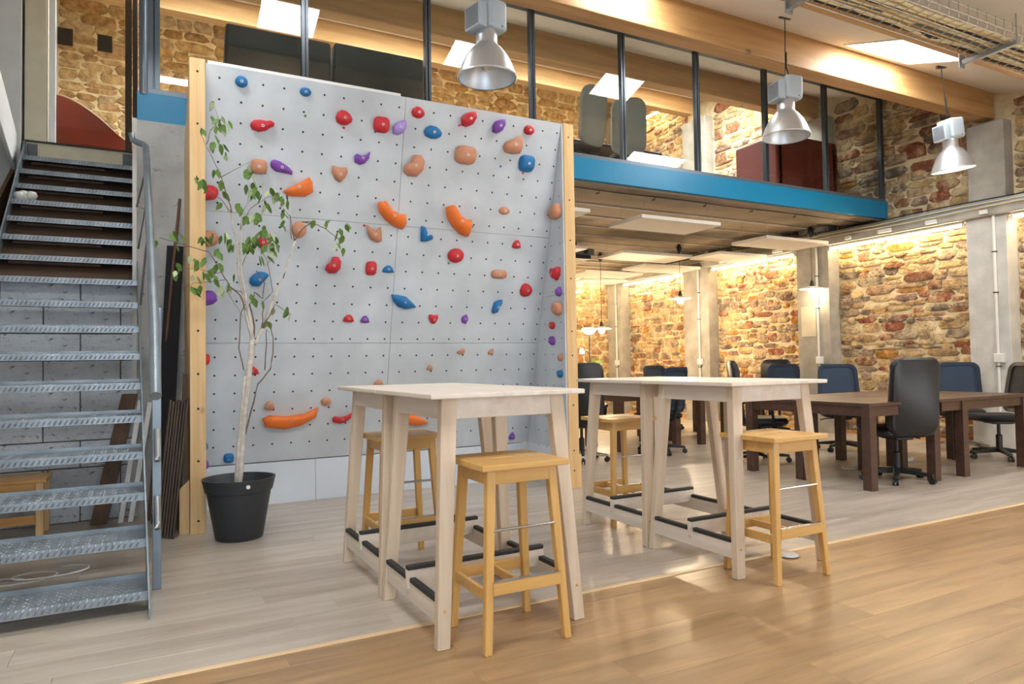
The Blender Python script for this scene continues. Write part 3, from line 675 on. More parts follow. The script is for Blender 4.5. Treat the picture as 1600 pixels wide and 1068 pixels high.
# --- climbing holds
def circ(n=14, e=1.0): return [(0.5*math.cos(2*math.pi*k/n), 0.5*e*math.sin(2*math.pi*k/n)) for k in range(n)]
OUT = {
 'round': circ(),
 'squircle': [(0.5*math.copysign(abs(math.cos(a))**0.6, math.cos(a)), 0.5*math.copysign(abs(math.sin(a))**0.6, math.sin(a))) for a in [2*math.pi*k/14 for k in range(14)]],
 'club': [(-.5, -.1), (-.42, -.38), (-.15, -.5), (.15, -.35), (.34, -.05), (.48, .1), (.5, .32), (.38, .5), (.15, .42), (-.1, .45), (-.36, .34), (-.48, .12)],
 'club_down': [(-.5, .15), (-.46, -.1), (-.25, -.34), (.05, -.4), (.3, -.42), (.48, -.48), (.5, -.22), (.36, -.02), (.15, .22), (-.1, .42), (-.34, .5), (-.46, .38)],
 'egg': [(-.5, -.05), (-.4, -.36), (-.1, -.5), (.22, -.46), (.45, -.25), (.5, .0), (.36, .26), (.1, .46), (-.18, .5), (-.4, .3)],
 'diamond': [(-.45, -.45), (-.1, -.5), (.3, -.3), (.5, .1), (.42, .48), (.1, .42), (-.3, .25), (-.5, -.05)],
 'tri': [(-.5, -.2), (-.38, -.45), (0, -.5), (.4, -.42), (.5, -.1), (.42, .42), (.28, .5), (-.05, .3), (-.4, .08)],
 'notch': [(-.5, -.3), (-.25, -.5), (.2, -.48), (.46, -.2), (.5, .25), (.3, .5), (-.05, .48), (-.16, .12), (-.42, .0)],
 'leaf': [(-.5, .45), (-.42, .05), (-.22, -.32), (.1, -.48), (.5, -.34), (.3, .0), (.05, .34), (-.25, .44)],
 'wedge': [(-.5, -.3), (-.3, -.5), (.25, -.45), (.5, -.2), (.46, .3), (.34, .5), (.1, .25), (-.2, -.02)],
 'banana_r': [(-.5, .42), (-.44, .1), (-.2, -.2), (.1, -.42), (.4, -.5), (.5, -.28), (.46, .05), (.22, .04), (-.08, .2), (-.3, .5)],
 'banana_h': [(-.5, .05), (-.44, -.35), (-.1, -.5), (.2, -.36), (.46, .02), (.5, .5), (.25, .22), (-.1, .12), (-.38, .22)],
 'cup': [(-.5, .5), (-.42, .0), (-.2, -.35), (.25, -.5), (.5, -.42), (.46, .1), (.38, .44), (.1, .26), (-.2, .3)],
 'hook': [(-.5, .5), (-.5, .0), (-.44, -.5), (.1, -.46), (.5, -.3), (.46, -.1), (.05, -.06), (-.22, .15), (-.32, .48)],
 'half': [(-.5, -.4), (-.2, -.5), (.2, -.5), (.5, -.4), (.36, .15), (.12, .5), (-.16, .46), (-.4, .1)],
 'boot': [(-.5, -.3), (-.3, -.5), (.08, -.42), (.2, -.1), (.5, .3), (.46, .5), (.1, .46), (-.3, .3), (-.38, .0)],
 'bird': [(-.5, -.25), (-.35, -.48), (.0, -.5), (.22, -.2), (.4, .1), (.5, .28), (.3, .46), (.0, .5), (-.3, .3), (-.48, .05)],
 'fin': [(-.5, -.05), (-.3, -.45), (.1, -.5), (.45, -.3), (.5, .1), (.2, .5), (-.1, .38), (-.36, .28)],
 'shield': [(-.46, .5), (-.5, .1), (-.25, -.35), (.05, -.5), (.34, -.25), (.5, .2), (.44, .48), (.0, .42)],
}
def hold(color, shape, x_ax, y_ax, n_ax, c, w, h, label, proud=0.45, seed=0):
    rr_ = random.Random(seed); o = OUT[shape]; n = len(o); d = proud*min(w, h)
    mb = MB(); vs = []
    for k, (sc, hh) in enumerate(((1.0, 0.0), (1.0, 0.38), (0.90, 0.72), (0.66, 0.95), (0.32, 1.04))):
        for x, y in o: vs.append((x*w*sc, (y+0.05*hh)*h*sc + 0.03*h*hh, hh*d*(1 + rr_.uniform(-.05, .05)*(k > 0))))
    vs.append((0, 0.03*h, d*1.05))
    fs = [(i*n+k, i*n+(k+1) % n, (i+1)*n+(k+1) % n, (i+1)*n+k) for i in range(4) for k in range(n)] + [(4*n+k, 4*n+(k+1) % n, 5*n) for k in range(n)]
    ob = mb.add(vs, fs).build('climbing_hold', M['hold_'+color], smooth=True)
    ob.matrix_world = Matrix(((x_ax.x, y_ax.x, n_ax.x, c.x), (x_ax.y, y_ax.y, n_ax.y, c.y), (x_ax.z, y_ax.z, n_ax.z, c.z), (0, 0, 0, 1)))
    br = min(0.011, 0.16*min(w, h))
    MB().lathe([(br, -0.004), (br, 0.002), (br*0.55, 0.002), (br*0.5, -0.002), (0.0005, -0.002)], (0, 0.03*h, d*1.04), 10).build('bolt', M['bolt'], ob)
    return tag(ob, label, 'climbing hold', 'climbing holds on the wall')
HOLDS = [
('blue','round',0.586,3.229,0.087,0.080,'round blue hold at the top left corner of the climbing wall'),
('blue','round',1.043,3.231,0.085,0.065,'small oval blue hold near the top edge, below the sofa'),
('red','club',0.739,2.947,0.170,0.092,'long red club-shaped hold in the upper left of the climbing wall'),
('red','egg',1.344,3.088,0.130,0.111,'lumpy red hold below the sofa, alone left of the red and lilac pair'),
('red','squircle',1.647,3.078,0.132,0.124,'bulky rounded red hold just left of the pale lilac one'),
('lilac','diamond',1.798,3.079,0.113,0.126,'pale lilac hold, the only one of its colour'),
('red','egg',1.949,3.215,0.112,0.091,'egg-shaped red hold right of the lilac one, close to the top seam'),
('blue','egg',2.090,3.080,0.158,0.103,'wide dome-shaped blue hold high in the middle of the wall'),
('red','diamond',2.402,3.229,0.136,0.136,'fist-shaped ridged red hold at the top edge under the big lamp'),
('purple','diamond',2.691,3.212,0.117,0.129,'diamond-shaped purple hold near the top right corner'),
('red','egg',2.994,3.218,0.103,0.082,'small red hold nearest the top right corner'),
('tan','tri',2.845,3.076,0.184,0.159,'large triangular skin-coloured hold near the top right corner'),
('tan','squircle',2.399,2.936,0.196,0.152,'largest rounded skin-coloured hold, below the ridged red one'),
('tan','notch',1.940,2.799,0.173,0.176,'notched skin-coloured hold under the wide blue dome'),
('blue','squircle',2.998,2.934,0.150,0.146,'chunky blue hold just below the triangular skin-coloured one'),
('purple','banana_h',1.503,2.809,0.125,0.110,'curved purple hold between the lumpy red and the notched tan ones'),
('purple','club_down',0.886,2.670,0.165,0.100,'long purple hold tapering right, above the orange wedge'),
('tan','squircle',0.721,2.656,0.119,0.109,'rounded tan hold just left of the long purple one'),
('tan','shield',1.330,2.665,0.122,0.122,'shield-shaped tan hold right of the orange wedge'),
('orange','wedge',1.015,2.540,0.227,0.156,'orange wedge-shaped hold above the upper left seam'),
('orange','banana_r',1.779,2.389,0.250,0.216,'curved orange hold lying across the vertical seam'),
('orange','banana_r',2.380,2.389,0.242,0.260,'curved orange hold above the round red one, right of centre'),
('tan','cup',1.639,2.229,0.130,0.136,'pale cup-shaped tan hold below the orange one on the seam'),
('blue','hook',2.101,2.259,0.108,0.131,'small hook-shaped blue hold below the horizontal seam'),
('tan','egg',2.823,2.515,0.109,0.068,'small flat tan hold on the right, under the chunky blue one'),
('red','half',2.980,2.232,0.086,0.076,'tiny red cup hold just under the upper seam at far right'),
('red','round',2.384,2.097,0.149,0.127,'round red hold below the right-hand curved orange one'),
('tan','squircle',2.828,1.957,0.157,0.079,'flat oblong tan hold right of centre'),
('red','egg',3.124,1.824,0.121,0.127,'heart-like red hold near the corner with the side panel'),
('red','notch',1.314,1.963,0.124,0.136,'double-lobed red hold left of the small square red one'),
('red','squircle',1.632,1.952,0.093,0.118,'small squarish red hold beside the little blue dome'),
('blue','half',1.780,1.953,0.104,0.062,'little blue half-dome hold beside the squarish red one'),
('blue','leaf',1.935,1.685,0.227,0.132,'long leaf-shaped blue hold in the middle of the wall'),
('red','shield',2.220,1.541,0.085,0.087,'small red hold right of and below the blue leaf shape'),
('purple','fin',2.524,1.548,0.063,0.083,'small purple hold between the small red one and the blue boot'),
('blue','boot',2.836,1.664,0.099,0.133,'boot-shaped blue hold at the right of the wall'),
('purple','half',1.605,1.532,0.077,0.062,'small purple hold beside a small red one above the lower seam'),
('red','half',1.466,1.537,0.092,0.065,'small red hold just left of a small purple one above the lower seam'),
('tan','tri',2.515,1.255,0.077,0.054,'tiny tan foothold under the lower seam, left of its twin'),
('tan','tri',2.818,1.250,0.057,0.056,'tiny tan foothold under the lower seam, right of its twin'),
('tan','half',2.222,1.113,0.061,0.045,'tiny tan foothold above the near bar table top'),
('blue','bird',0.748,1.828,0.144,0.118,'bird-shaped blue hold seen through the tree branches'),
('tan','round',1.033,2.219,0.113,0.130,'round tan hold behind the bent tree branch'),
('red','egg',0.767,2.107,0.080,0.104,'red hold half hidden by the tree leaves'),
('red','half',0.718,1.114,0.101,0.064,'flat red hold behind the tree trunk'),
('orange','banana_h',1.022,0.709,0.443,0.173,'longest orange hold, low on the wall beside the plant pot'),
('tan','half',0.856,0.827,0.080,0.076,'small tan hold on top of the longest orange one'),
('tan','round',1.310,0.841,0.086,0.070,'small round tan hold low between plant and bar table'),
('red','banana_h',1.454,0.690,0.166,0.092,'low red hold partly hidden by the bar table leg'),
('orange','leaf',2.106,0.644,0.294,0.122,'pointed orange hold seen under the near bar table'),
('blue','squircle',0.554,0.411,0.079,0.082,'small blue foothold just above the plant pot'),
('tan','half',1.758,0.988,0.094,0.052,'flat tan hold peeking over the near bar table top'),
('tan','half',2.932,0.556,0.062,0.065,'tiny tan foothold seen between the near bar table legs'),
('purple','half',3.135,0.427,0.064,0.073,'tiny purple foothold in the low right corner of the wall'),
]
EX, EY, EZ = Vector((1, 0, 0)), Vector((0, 1, 0)), Vector((0, 0, 1))
for i, (c, shp, x, z, w, h, lab) in enumerate(HOLDS):
    hold(c, shp, EX, TU, TN, wp(x, (z-0.355)/TU.z, 0.0005), w, h, lab, seed=i)
SIDE = [('tan','tri',5.40,2.528,0.16,0.135,'tan hold at the top of the narrow side panel'), ('red','shield',5.42,1.954,0.14,0.117,'upper red hold on the narrow side panel'),
('purple','fin',5.38,1.786,0.08,0.082,'purple hold just under the upper red one on the side panel'), ('tan','round',5.40,1.632,0.13,0.123,'round tan hold midway down the side panel'),
('red','round',5.51,1.483,0.08,0.068,'lower small red hold on the side panel'), ('purple','egg',5.51,1.341,0.08,0.083,'purple hold under the lower red one on the side panel'),
('tan','fin',5.375,1.183,0.06,0.067,'tiny tan hold low on the side panel'), ('blue','round',5.385,1.033,0.08,0.070,'round blue hold low on the side panel'), ('purple','half',5.37,0.582,0.06,0.058,'lowest purple hold on the side panel beside the bar table')]
for i, (c, shp, y, z, w, h, lab) in enumerate(SIDE): hold(c, shp, -EY, EZ, -EX, Vector((3.3215, y, z)), w, h, lab, 0.5, 60+i)
LEFT = [('red','diamond',5.44,2.42,0.12,0.13,'red hold poking out behind the left pine post'), ('tan','round',5.46,2.08,0.12,0.12,'tan hold poking out behind the left pine post'),
('purple','egg',5.50,1.65,0.12,0.11,'purple hold poking out behind the left pine post'), ('red','round',5.62,1.20,0.09,0.09,'small red hold low behind the left pine post'),
('blue','half',5.62,0.555,0.08,0.06,'small blue hold low behind the left pine post'), ('purple','fin',5.70,0.41,0.08,0.08,'small purple hold lowest behind the left pine post')]
for i, (c, shp, y, z, w, h, lab) in enumerate(LEFT): hold(c, shp, EY, EZ, EX, Vector((0.3425, y, z)), w, h, lab, 0.75 if i < 3 else 0.5, 80+i)

# --- plant
pt = thing('plant_pot', 'large round charcoal plastic pot standing by the left pine post', 'plant pot', (0.525, 5.0, 0))
MB().lathe([(0.02, 0.001), (0.148, 0.0), (0.152, 0.01), (0.205, 0.315), (0.214, 0.318), (0.232, 0.395), (0.233, 0.402), (0.220, 0.402), (0.190, 0.30), (0.02, 0.30)], n=40).build('pot', M['pot'], pt, smooth=35)
MB().lathe([(0.001, 0.335), (0.10, 0.338), (0.197, 0.33)], n=24).build('soil', M['soil'], pt, smooth=True)
MB().cyl((0.03, -0.226, 0.365), (0.032, -0.234, 0.366), 0.013).build('plug', M['white_plastic'], pt)
tree = thing('ficus_tree', 'tall bare-trunked ficus tree with sparse small leaves', 'tree', (0.515, 5.0, 0.336))
def br(path, r0, r1, name, mat, dy=0.0, n=7):
    rr_ = random.Random(len(path)*7+int(path[0][0]*1000)); P = []
    for i in range(len(path)-1):
        for k in range(3):
            t = k/3; P.append((path[i][0]*(1-t)+path[i+1][0]*t, path[i][1]*(1-t)+path[i+1][1]*t))
    P.append(path[-1]); m = len(P)-1
    pts = [(x+(rr_.uniform(-.004, .004) if 0 < i < m else 0), 4.985+dy*i/m, z) for i, (x, z) in enumerate(P)]
    wpart(tree, name, MB().tube(pts, [r0+(r1-r0)*i/m for i in range(m+1)], n), mat, smooth=True)
br([(0.513, 0.30), (0.542, 0.639), (0.572, 0.94), (0.597, 1.199), (0.614, 1.33)], 0.024, 0.018, 'trunk', M['bark_pale'])
br([(0.505, 0.30), (0.524, 0.62), (0.55, 0.92), (0.562, 1.08)], 0.019, 0.008, 'trunk', M['bark_pale'], -0.01)
br([(0.627, 1.291), (0.649, 1.344), (0.709, 1.506), (0.772, 1.659), (0.825, 1.791), (0.868, 1.925), (0.895, 2.021)], 0.014, 0.005, 'branch', M['bark_pale'], -0.02, 6)
br([(0.895, 2.021), (0.911, 2.06), (0.954, 2.119), (1.028, 2.169), (0.941, 2.162), (1.05, 2.148), (1.115, 2.119), (1.171, 2.073), (1.233, 2.031)], 0.005, 0.002, 'twig', M['bark'], -0.03, 6)
br([(0.895, 2.021), (0.879, 2.113), (0.869, 2.212)], 0.004, 0.0015, 'twig', M['bark'], 0.02, 6)
br([(0.619, 1.291), (0.578, 1.503), (0.549, 1.651), (0.529, 1.799), (0.525, 1.926), (0.515, 2.011), (0.491, 2.115), (0.482, 2.189), (0.452, 2.239)], 0.013, 0.004, 'branch', M['bark_pale'], 0.04, 6)
br([(0.484, 2.189), (0.45, 2.334), (0.421, 2.426), (0.383, 2.528), (0.33, 2.637), (0.297, 2.716)], 0.004, 0.0015, 'twig', M['bark'], 0.06, 6)
br([(0.421, 2.426), (0.49, 2.477), (0.6, 2.554)], 0.003, 0.001, 'twig', M['bark'], 0.02, 6)
br([(0.484, 2.189), (0.421, 2.278), (0.344, 2.334), (0.259, 2.387)], 0.003, 0.001, 'twig', M['bark'], 0.05, 6)
br([(0.33, 2.637), (0.355, 2.735), (0.413, 2.807), (0.37, 2.907)], 0.003, 0.001, 'twig', M['bark'], 0.0, 6)
br([(0.622, 1.291), (0.578, 1.567), (0.539, 1.789), (0.54, 2.034), (0.551, 2.184)], 0.011, 0.003, 'branch', M['bark_pale'], -0.03, 6)
br([(0.548, 2.119), (0.599, 2.22), (0.701, 2.305), (0.794, 2.336)], 0.003, 0.001, 'twig', M['bark'], -0.06, 6)
br([(0.538, 2.076), (0.548, 2.183), (0.584, 2.272), (0.599, 2.403)], 0.003, 0.001, 'twig', M['bark'], -0.02, 6)
br([(0.578, 1.503), (0.539, 1.63), (0.47, 1.691), (0.422, 1.783), (0.345, 1.915), (0.279, 1.932), (0.158, 1.966), (0.049, 1.994)], 0.005, 0.002, 'branch', M['bark'], 0.03, 6)
br([(0.441, 1.732), (0.393, 1.724), (0.326, 1.711), (0.25, 1.703), (0.19, 1.66)], 0.003, 0.001, 'twig', M['bark'], 0.0, 6)
br([(0.422, 1.783), (0.374, 1.771), (0.288, 1.793), (0.195, 1.798)], 0.003, 0.001, 'twig', M['bark'], 0.0, 6)
br([(0.195, 1.942), (0.172, 2.018), (0.131, 2.056)], 0.003, 0.001, 'twig', M['bark'], 0.0, 6)
br([(0.623, 1.301), (0.628, 1.419), (0.598, 1.567), (0.629, 1.654), (0.679, 1.612), (0.69, 1.721), (0.639, 1.804)], 0.006, 0.003, 'branch', M['bark'], 0.0, 6)
br([(0.652, 1.344), (0.678, 1.462), (0.684, 1.591), (0.741, 1.658), (0.711, 1.851), (0.671, 1.946)], 0.004, 0.0015, 'twig', M['bark'], -0.04, 6)
br([(0.637, 1.333), (0.709, 1.463), (0.761, 1.572), (0.823, 1.529), (0.865, 1.498)], 0.004, 0.0015, 'twig', M['bark'], -0.04, 6)
br([(0.556, 1.122), (0.527, 1.27), (0.538, 1.502), (0.558, 1.566)], 0.004, 0.003, 'twig', M['bark'], -0.05, 6)
br([(0.692, 1.119), (0.7, 1.29), (0.698, 1.398)], 0.004, 0.003, 'twig', M['bark'], -0.05, 6)
br([(0.526, 0.511), (0.6, 0.851), (0.647, 1.024), (0.728, 1.129), (0.747, 1.29), (0.729, 1.441)], 0.006, 0.003, 'branch', M['bark'], -0.03, 6)
br([(0.549, 1.651), (0.48, 1.67), (0.455, 1.648), (0.578, 1.439)], 0.003, 0.001, 'twig', M['bark'], 0.0, 6)
br([(0.539, 1.789), (0.58, 1.93), (0.64, 1.998), (0.702, 2.067)], 0.003, 0.001, 'twig', M['bark'], -0.02, 6)
br([(0.876, 2.035), (0.867, 2.189), (0.814, 2.25)], 0.003, 0.001, 'twig', M['bark'], -0.02, 6)
LEAVES = [(0.368, 4.929, 2.89), (0.414, 4.997, 2.785), (0.444, 4.916, 2.763), (0.38, 4.935, 2.729), (0.384, 5.023, 2.703), (0.367, 4.921, 2.602), (0.408, 4.928, 2.615), (0.436, 4.929, 2.54), (0.357, 5.038, 2.821), (0.37, 4.94, 2.441), (0.411, 4.918, 2.367), (0.43, 5.033, 2.322), (0.513, 4.932, 2.228), (0.43, 5.033, 2.242), (0.582, 5.009, 2.38), (0.61, 5.032, 2.481), (0.638, 5.048, 2.488), (0.591, 4.996, 2.502), (0.635, 5.027, 2.395), (0.631, 4.92, 2.348), (0.609, 5.022, 2.326), (0.691, 4.987, 2.402), (0.741, 5.015, 2.376), (0.764, 4.93, 2.31), (0.815, 5.02, 2.324), (0.846, 5.046, 2.288), (0.672, 4.924, 2.305), (0.702, 4.96, 2.251), (0.795, 4.994, 2.338), (0.854, 5.031, 2.341), (0.619, 4.949, 2.172), (0.648, 4.94, 2.146), (0.564, 4.95, 2.146), (0.822, 5.001, 2.21), (0.825, 5.02, 2.154), (0.692, 4.97, 2.074), (0.666, 4.966, 2.055), (0.472, 4.971, 1.963), (0.496, 4.964, 1.953), (0.439, 4.974, 2.029), (0.551, 4.927, 1.961), (0.598, 4.985, 2.016), (0.636, 5.051, 2.013), (0.591, 4.973, 1.939), (0.725, 5.02, 2.041), (0.743, 4.937, 1.975), (0.77, 5.012, 2.032), (0.755, 5.021, 1.94), (1.149, 5.009, 2.183), (1.257, 4.987, 2.153), (1.199, 4.983, 2.091), (1.24, 5.005, 2.098), (1.204, 5.041, 2.021), (1.237, 4.936, 1.962), (1.021, 4.928, 2.141), (0.35, 5.02, 2.005), (0.309, 5.043, 1.995), (0.254, 4.987, 2.387), (0.306, 4.977, 2.38), (0.307, 5.016, 2.727), (0.327, 4.941, 2.322), (0.402, 4.952, 2.79), (0.424, 4.943, 2.753), (0.616, 4.997, 2.451), (0.616, 4.959, 2.34), (0.819, 4.948, 2.292), (0.782, 5.012, 2.347), (0.595, 5.048, 1.994), (0.609, 4.956, 1.969), (0.647, 5.014, 2.024), (0.035, 4.973, 1.971), (0.127, 5.035, 2.028), (0.145, 4.997, 1.941), (0.18, 4.952, 1.987), (0.23, 4.945, 1.862), (0.264, 4.918, 1.819), (0.321, 4.982, 1.846), (0.157, 4.969, 1.789), (0.143, 4.939, 1.754), (0.231, 4.965, 1.659), (0.282, 4.96, 1.666), (0.248, 5.023, 1.738), (0.271, 4.935, 1.719), (0.364, 5.054, 1.795), (0.397, 4.982, 1.824), (0.379, 4.999, 1.741), (0.316, 4.981, 1.752), (0.504, 5.032, 1.761), (0.459, 5.03, 1.69), (0.422, 4.993, 1.674), (0.603, 4.982, 1.621), (0.683, 5.016, 1.578), (0.763, 5.035, 1.532), (0.842, 4.971, 1.54), (0.869, 5.018, 1.505), (0.726, 5.049, 1.439), (0.736, 4.98, 1.868), (0.467, 4.947, 1.959), (0.439, 4.948, 2.026), (0.593, 5.015, 1.946), (0.553, 5.01, 1.964), (0.608, 5.049, 2.017), (0.637, 5.035, 2.006), (0.676, 4.949, 2.054), (0.696, 4.942, 2.07), (0.702, 4.951, 1.964), (0.751, 4.941, 1.966), (0.747, 5.014, 2.054), (0.667, 5.035, 1.894), (0.306, 5.041, 1.99), (0.39, 4.951, 1.892), (0.632, 5.036, 2.185), (0.65, 4.959, 2.15), (0.701, 4.974, 2.244), (0.827, 5.017, 2.209), (0.812, 4.927, 2.13), (0.52, 4.928, 2.218), (0.576, 5.032, 2.163), (0.372, 4.956, 2.906), (0.417, 4.965, 2.798), (0.467, 4.996, 2.805), (0.409, 5.01, 2.758), (0.373, 4.916, 2.62), (0.428, 4.962, 2.626), (0.449, 4.976, 2.577), (0.357, 4.983, 2.814), (0.387, 4.944, 2.445), (0.436, 4.997, 2.377), (0.54, 5.049, 2.258), (0.585, 4.97, 2.477), (0.597, 4.991, 2.512), (0.617, 4.932, 2.379), (0.64, 4.953, 2.335), (0.628, 5.008, 2.306), (0.712, 4.931, 2.334), (0.856, 5.039, 2.303), (0.703, 5.042, 2.292), (0.631, 4.929, 2.173), (0.651, 5.047, 2.152), (0.823, 4.967, 2.228), (0.816, 5.023, 2.133), (0.699, 5.021, 2.077), (0.476, 4.956, 1.985), (0.496, 5.01, 1.954), (0.419, 5.007, 2.014), (0.585, 5.028, 1.958), (0.592, 4.952, 2.009), (0.637, 5.021, 2.005), (0.622, 5.05, 1.952), (0.735, 5.009, 2.054), (0.776, 4.99, 1.984), (0.733, 4.931, 2.021), (0.726, 4.984, 1.926), (1.115, 4.964, 2.165), (1.274, 5.016, 2.168), (1.219, 5.01, 2.124), (1.247, 4.994, 2.071), (1.177, 4.94, 1.998), (1.247, 5.005, 1.983), (1.042, 5.003, 2.168), (0.358, 4.94, 2.016), (0.32, 5.04, 2.005), (0.269, 5.007, 2.407), (0.3, 4.932, 2.358), (0.3, 5.045, 2.744), (0.418, 4.935, 2.804), (0.432, 4.961, 2.74), (0.605, 5.016, 2.475), (0.605, 4.999, 2.331), (0.768, 4.993, 2.324), (0.605, 5.006, 1.996), (0.601, 4.979, 1.957), (0.632, 4.959, 2.018), (0.031, 4.94, 1.944), (0.103, 4.925, 1.985), (0.254, 5.015, 1.851), (0.281, 5.021, 1.816), (0.323, 4.991, 1.858), (0.147, 5.019, 1.817), (0.134, 4.965, 1.742), (0.248, 4.952, 1.649), (0.335, 4.969, 1.77), (0.392, 5.037, 1.822), (0.369, 4.921, 1.709), (0.309, 4.986, 1.765), (0.466, 4.95, 1.689), (0.426, 5.023, 1.661), (0.615, 4.965, 1.597), (0.847, 4.962, 1.52), (0.849, 4.971, 1.514), (0.714, 4.991, 1.437), (0.717, 5.023, 1.897), (0.451, 4.964, 1.983), (0.555, 5.034, 1.978), (0.586, 4.931, 1.988), (0.619, 4.953, 2.008), (0.655, 4.929, 2.046), (0.688, 4.931, 2.09), (0.706, 5.024, 1.97), (0.757, 5.017, 1.962), (0.733, 4.941, 2.047), (0.664, 4.941, 1.884), (0.3, 4.973, 1.991), (0.405, 5.019, 1.925), (0.628, 5.029, 2.163), (0.728, 5.02, 2.24), (0.822, 4.998, 2.225), (0.54, 4.936, 2.206), (0.581, 4.971, 2.149)]
lv = []
for mat in ('leaf', 'leaf_pale'):
    L_ = 0.5
    vs = [(0, 0, 0), (.22, .0, .18), (.30, .03, .45), (.16, .03, .78), (0, .0, 1.0), (-.16, .03, .78), (-.30, .03, .45), (-.22, .0, .18), (0, -.06, .45), (0, -.05, .75)]
    fs = [(0, 1, 8), (1, 2, 8), (2, 3, 9, 8), (3, 4, 9), (4, 5, 9), (5, 6, 8, 9), (6, 7, 8), (7, 0, 8)]
    me = MB().add(vs, fs).mesh('leaf', smooth=True); me.materials.append(M[mat]); lv.append(me)
for i, (x, y, z) in enumerate(LEAVES):
    rr_ = random.Random(900+i)
    o = link('leaf', lv[0 if rr_.random() < 0.82 else 1], None, tree)
    o.location = (x-0.515, y-5.0, z+0.02-0.336); s_ = rr_.uniform(0.055, 0.085); o.scale = (s_*0.88, s_, s_)
    o.rotation_euler = (math.pi + rr_.uniform(-0.7, 0.7), rr_.uniform(-0.6, 0.6), rr_.uniform(-1.3, 1.3))

# --- bar tables
def bar_table(label, cx, cy, rz):
    t = thing('bar_table', label, 'table', (cx, cy, 0), rz, 'whitewashed bar tables')
    MB().box(-.37, .37, -.37, .37, 1.0, 1.0213).build('tabletop', M['wash_x'], t, 0.005, seg=2)
    for sx_ in (-1, 1):
        for sy_ in (-1, 1):
            fx, fy, tx, ty = .352*sx_, .362*sy_, .297*sx_, .302*sy_
            q = lambda X, Y, a, b, z: [(X, Y, z), (X-a*sx_, Y, z), (X-a*sx_, Y-b*sy_, z), (X, Y-b*sy_, z)]
            lg = MB().hexa(q(fx, fy, .055, .042, 0), q(tx, ty, .072, .046, 1.0)).build('leg', M['wash_z'], t, 0.003)
            if sy_ < 0: MB().cyl((fx-0.035*sx_, fy+0.0075, .15), (fx-0.035*sx_, fy+0.004, .15), .006, n=8).build('plug', M['birch_x'], lg)
    for sy_ in (-1, 1):
        MB().box(-.235, .235, sy_*.29-.011, sy_*.29+.011, .912, 1.0).build('apron', M['wash_x'], t, 0.002)
    for sx_ in (-1, 1):
        MB().box(sx_*.285-.011, sx_*.285+.011, -.262, .262, .912, 1.0).build('apron', M['wash_x'], t, 0.002)
        rl = MB().box(sx_*.330-.011, sx_*.330+.011, -.315, .315, .098, .180).build('foot_rail', M['wash_x'], t, 0.002)
        for a, b in ((-.31, -.022), (.022, .31)): MB().box(sx_*.330-.015, sx_*.330+.015, a, b, .180, .201).build('rubber_strip', M['rubber'], rl, 0.003)
    cr = MB().box(-.352, .352, -.0125, .0125, .150, .232).build('cross_rail', M['wash_x'], t, 0.002)
    MB().box(-.35, .35, -.016, .016, .230, .249).build('rubber_strip', M['rubber'], cr, 0.003)
    return t
bar_table('nearest whitewashed bar table, with a birch stool tucked under its front', 1.355, 2.965, 0.012)
bar_table('whitewashed bar table pushed against the far side of the nearest one, by the climbing wall', 1.345, 3.708, 0.012)
bar_table('whitewashed bar table at front right, with a stool at its near side', 3.040, 3.015, 0.0)
bar_table('whitewashed bar table pushed behind the front right one, close to the pine post', 3.040, 3.757, 0.0)

# --- bar stools
def stool(label, cx, cy, rz=0.0):
    t = thing('bar_stool', label, 'stool', (cx, cy, 0), rz, 'birch bar stools')
    n = 12; hw, hh = 0.062, 0.011
    o_ = [(-.2, -.19), (.2, -.19), (.2, .19), (-.2, .19)]; i_ = [(-hw, -hh), (hw, -hh), (hw, hh), (-hw, hh)]
    vs = [(x, y, z) for z in (.715, .74) for x, y in o_+i_]
    fs = []
    for k in range(4):
        j = (k+1) % 4; fs += [(k, j, 8+j, 8+k), (4+j, 4+k, 12+k, 12+j), (8+k, 8+j, 12+j, 12+k), (j, k, 4+k, 4+j)]
    MB().add(vs, fs).build('seat', M['birch_x'], t, 0.004, seg=2)
    for a in (-1, 1):
        for b in (-1, 1):
            fx, fy, tx, ty = .198*a, .188*b, .160*a, .150*b
            q = lambda X, Y, d, e, z: [(X, Y, z), (X-d*a, Y, z), (X-d*a, Y-e*b, z), (X, Y-e*b, z)]
            MB().hexa(q(fx, fy, .031, .031, 0), q(tx, ty, .040, .036, .715)).build('leg', M['birch_z'], t, 0.003)
    for b in (-1, 1): MB().box(-.125, .125, b*.142-.009, b*.142+.009, .655, .715).build('apron', M['birch_x'], t, 0.002)
    for a in (-1, 1): MB().box(a*.150-.009, a*.150+.009, -.118, .118, .655, .715).build('apron', M['birch_x'], t, 0.002)
    fr_ = MB().box(-.155, .155, -.180, -.160, .225, .275).build('front_rail', M['birch_x'], t, 0.002)
    MB().box(-.155, .155, -.181, -.159, .275, .279).build('metal_strip', M['chrome'], fr_)
    MB().cyl((-.145, -.158, .475), (.145, -.158, .475), .006).build('rod', M['chrome'], t, smooth=40)
    MB().box(-.152, .152, .158, .176, .205, .255).build('back_rail', M['birch_x'], t, 0.002)
    for a in (-1, 1): MB().box(a*.172-.009, a*.172+.009, -.15, .15, .20, .245).build('side_rail', M['birch_x'], t, 0.002) if a < 0 else None
    MB().box(-.009, .009, -.165, .165, .215, .25).build('middle_rail', M['birch_x'], t, 0.002)
    return t
stool('birch bar stool in the foreground at the front of the nearest table', 1.348, 2.645)
stool('birch bar stool standing right of the other tables at the front right', 2.978, 2.663)
stool('birch bar stool half hidden behind the near pair of tables, facing the climbing wall', 1.305, 3.925)
stool('birch bar stool tucked under the far table of the right pair', 3.005, 4.09)

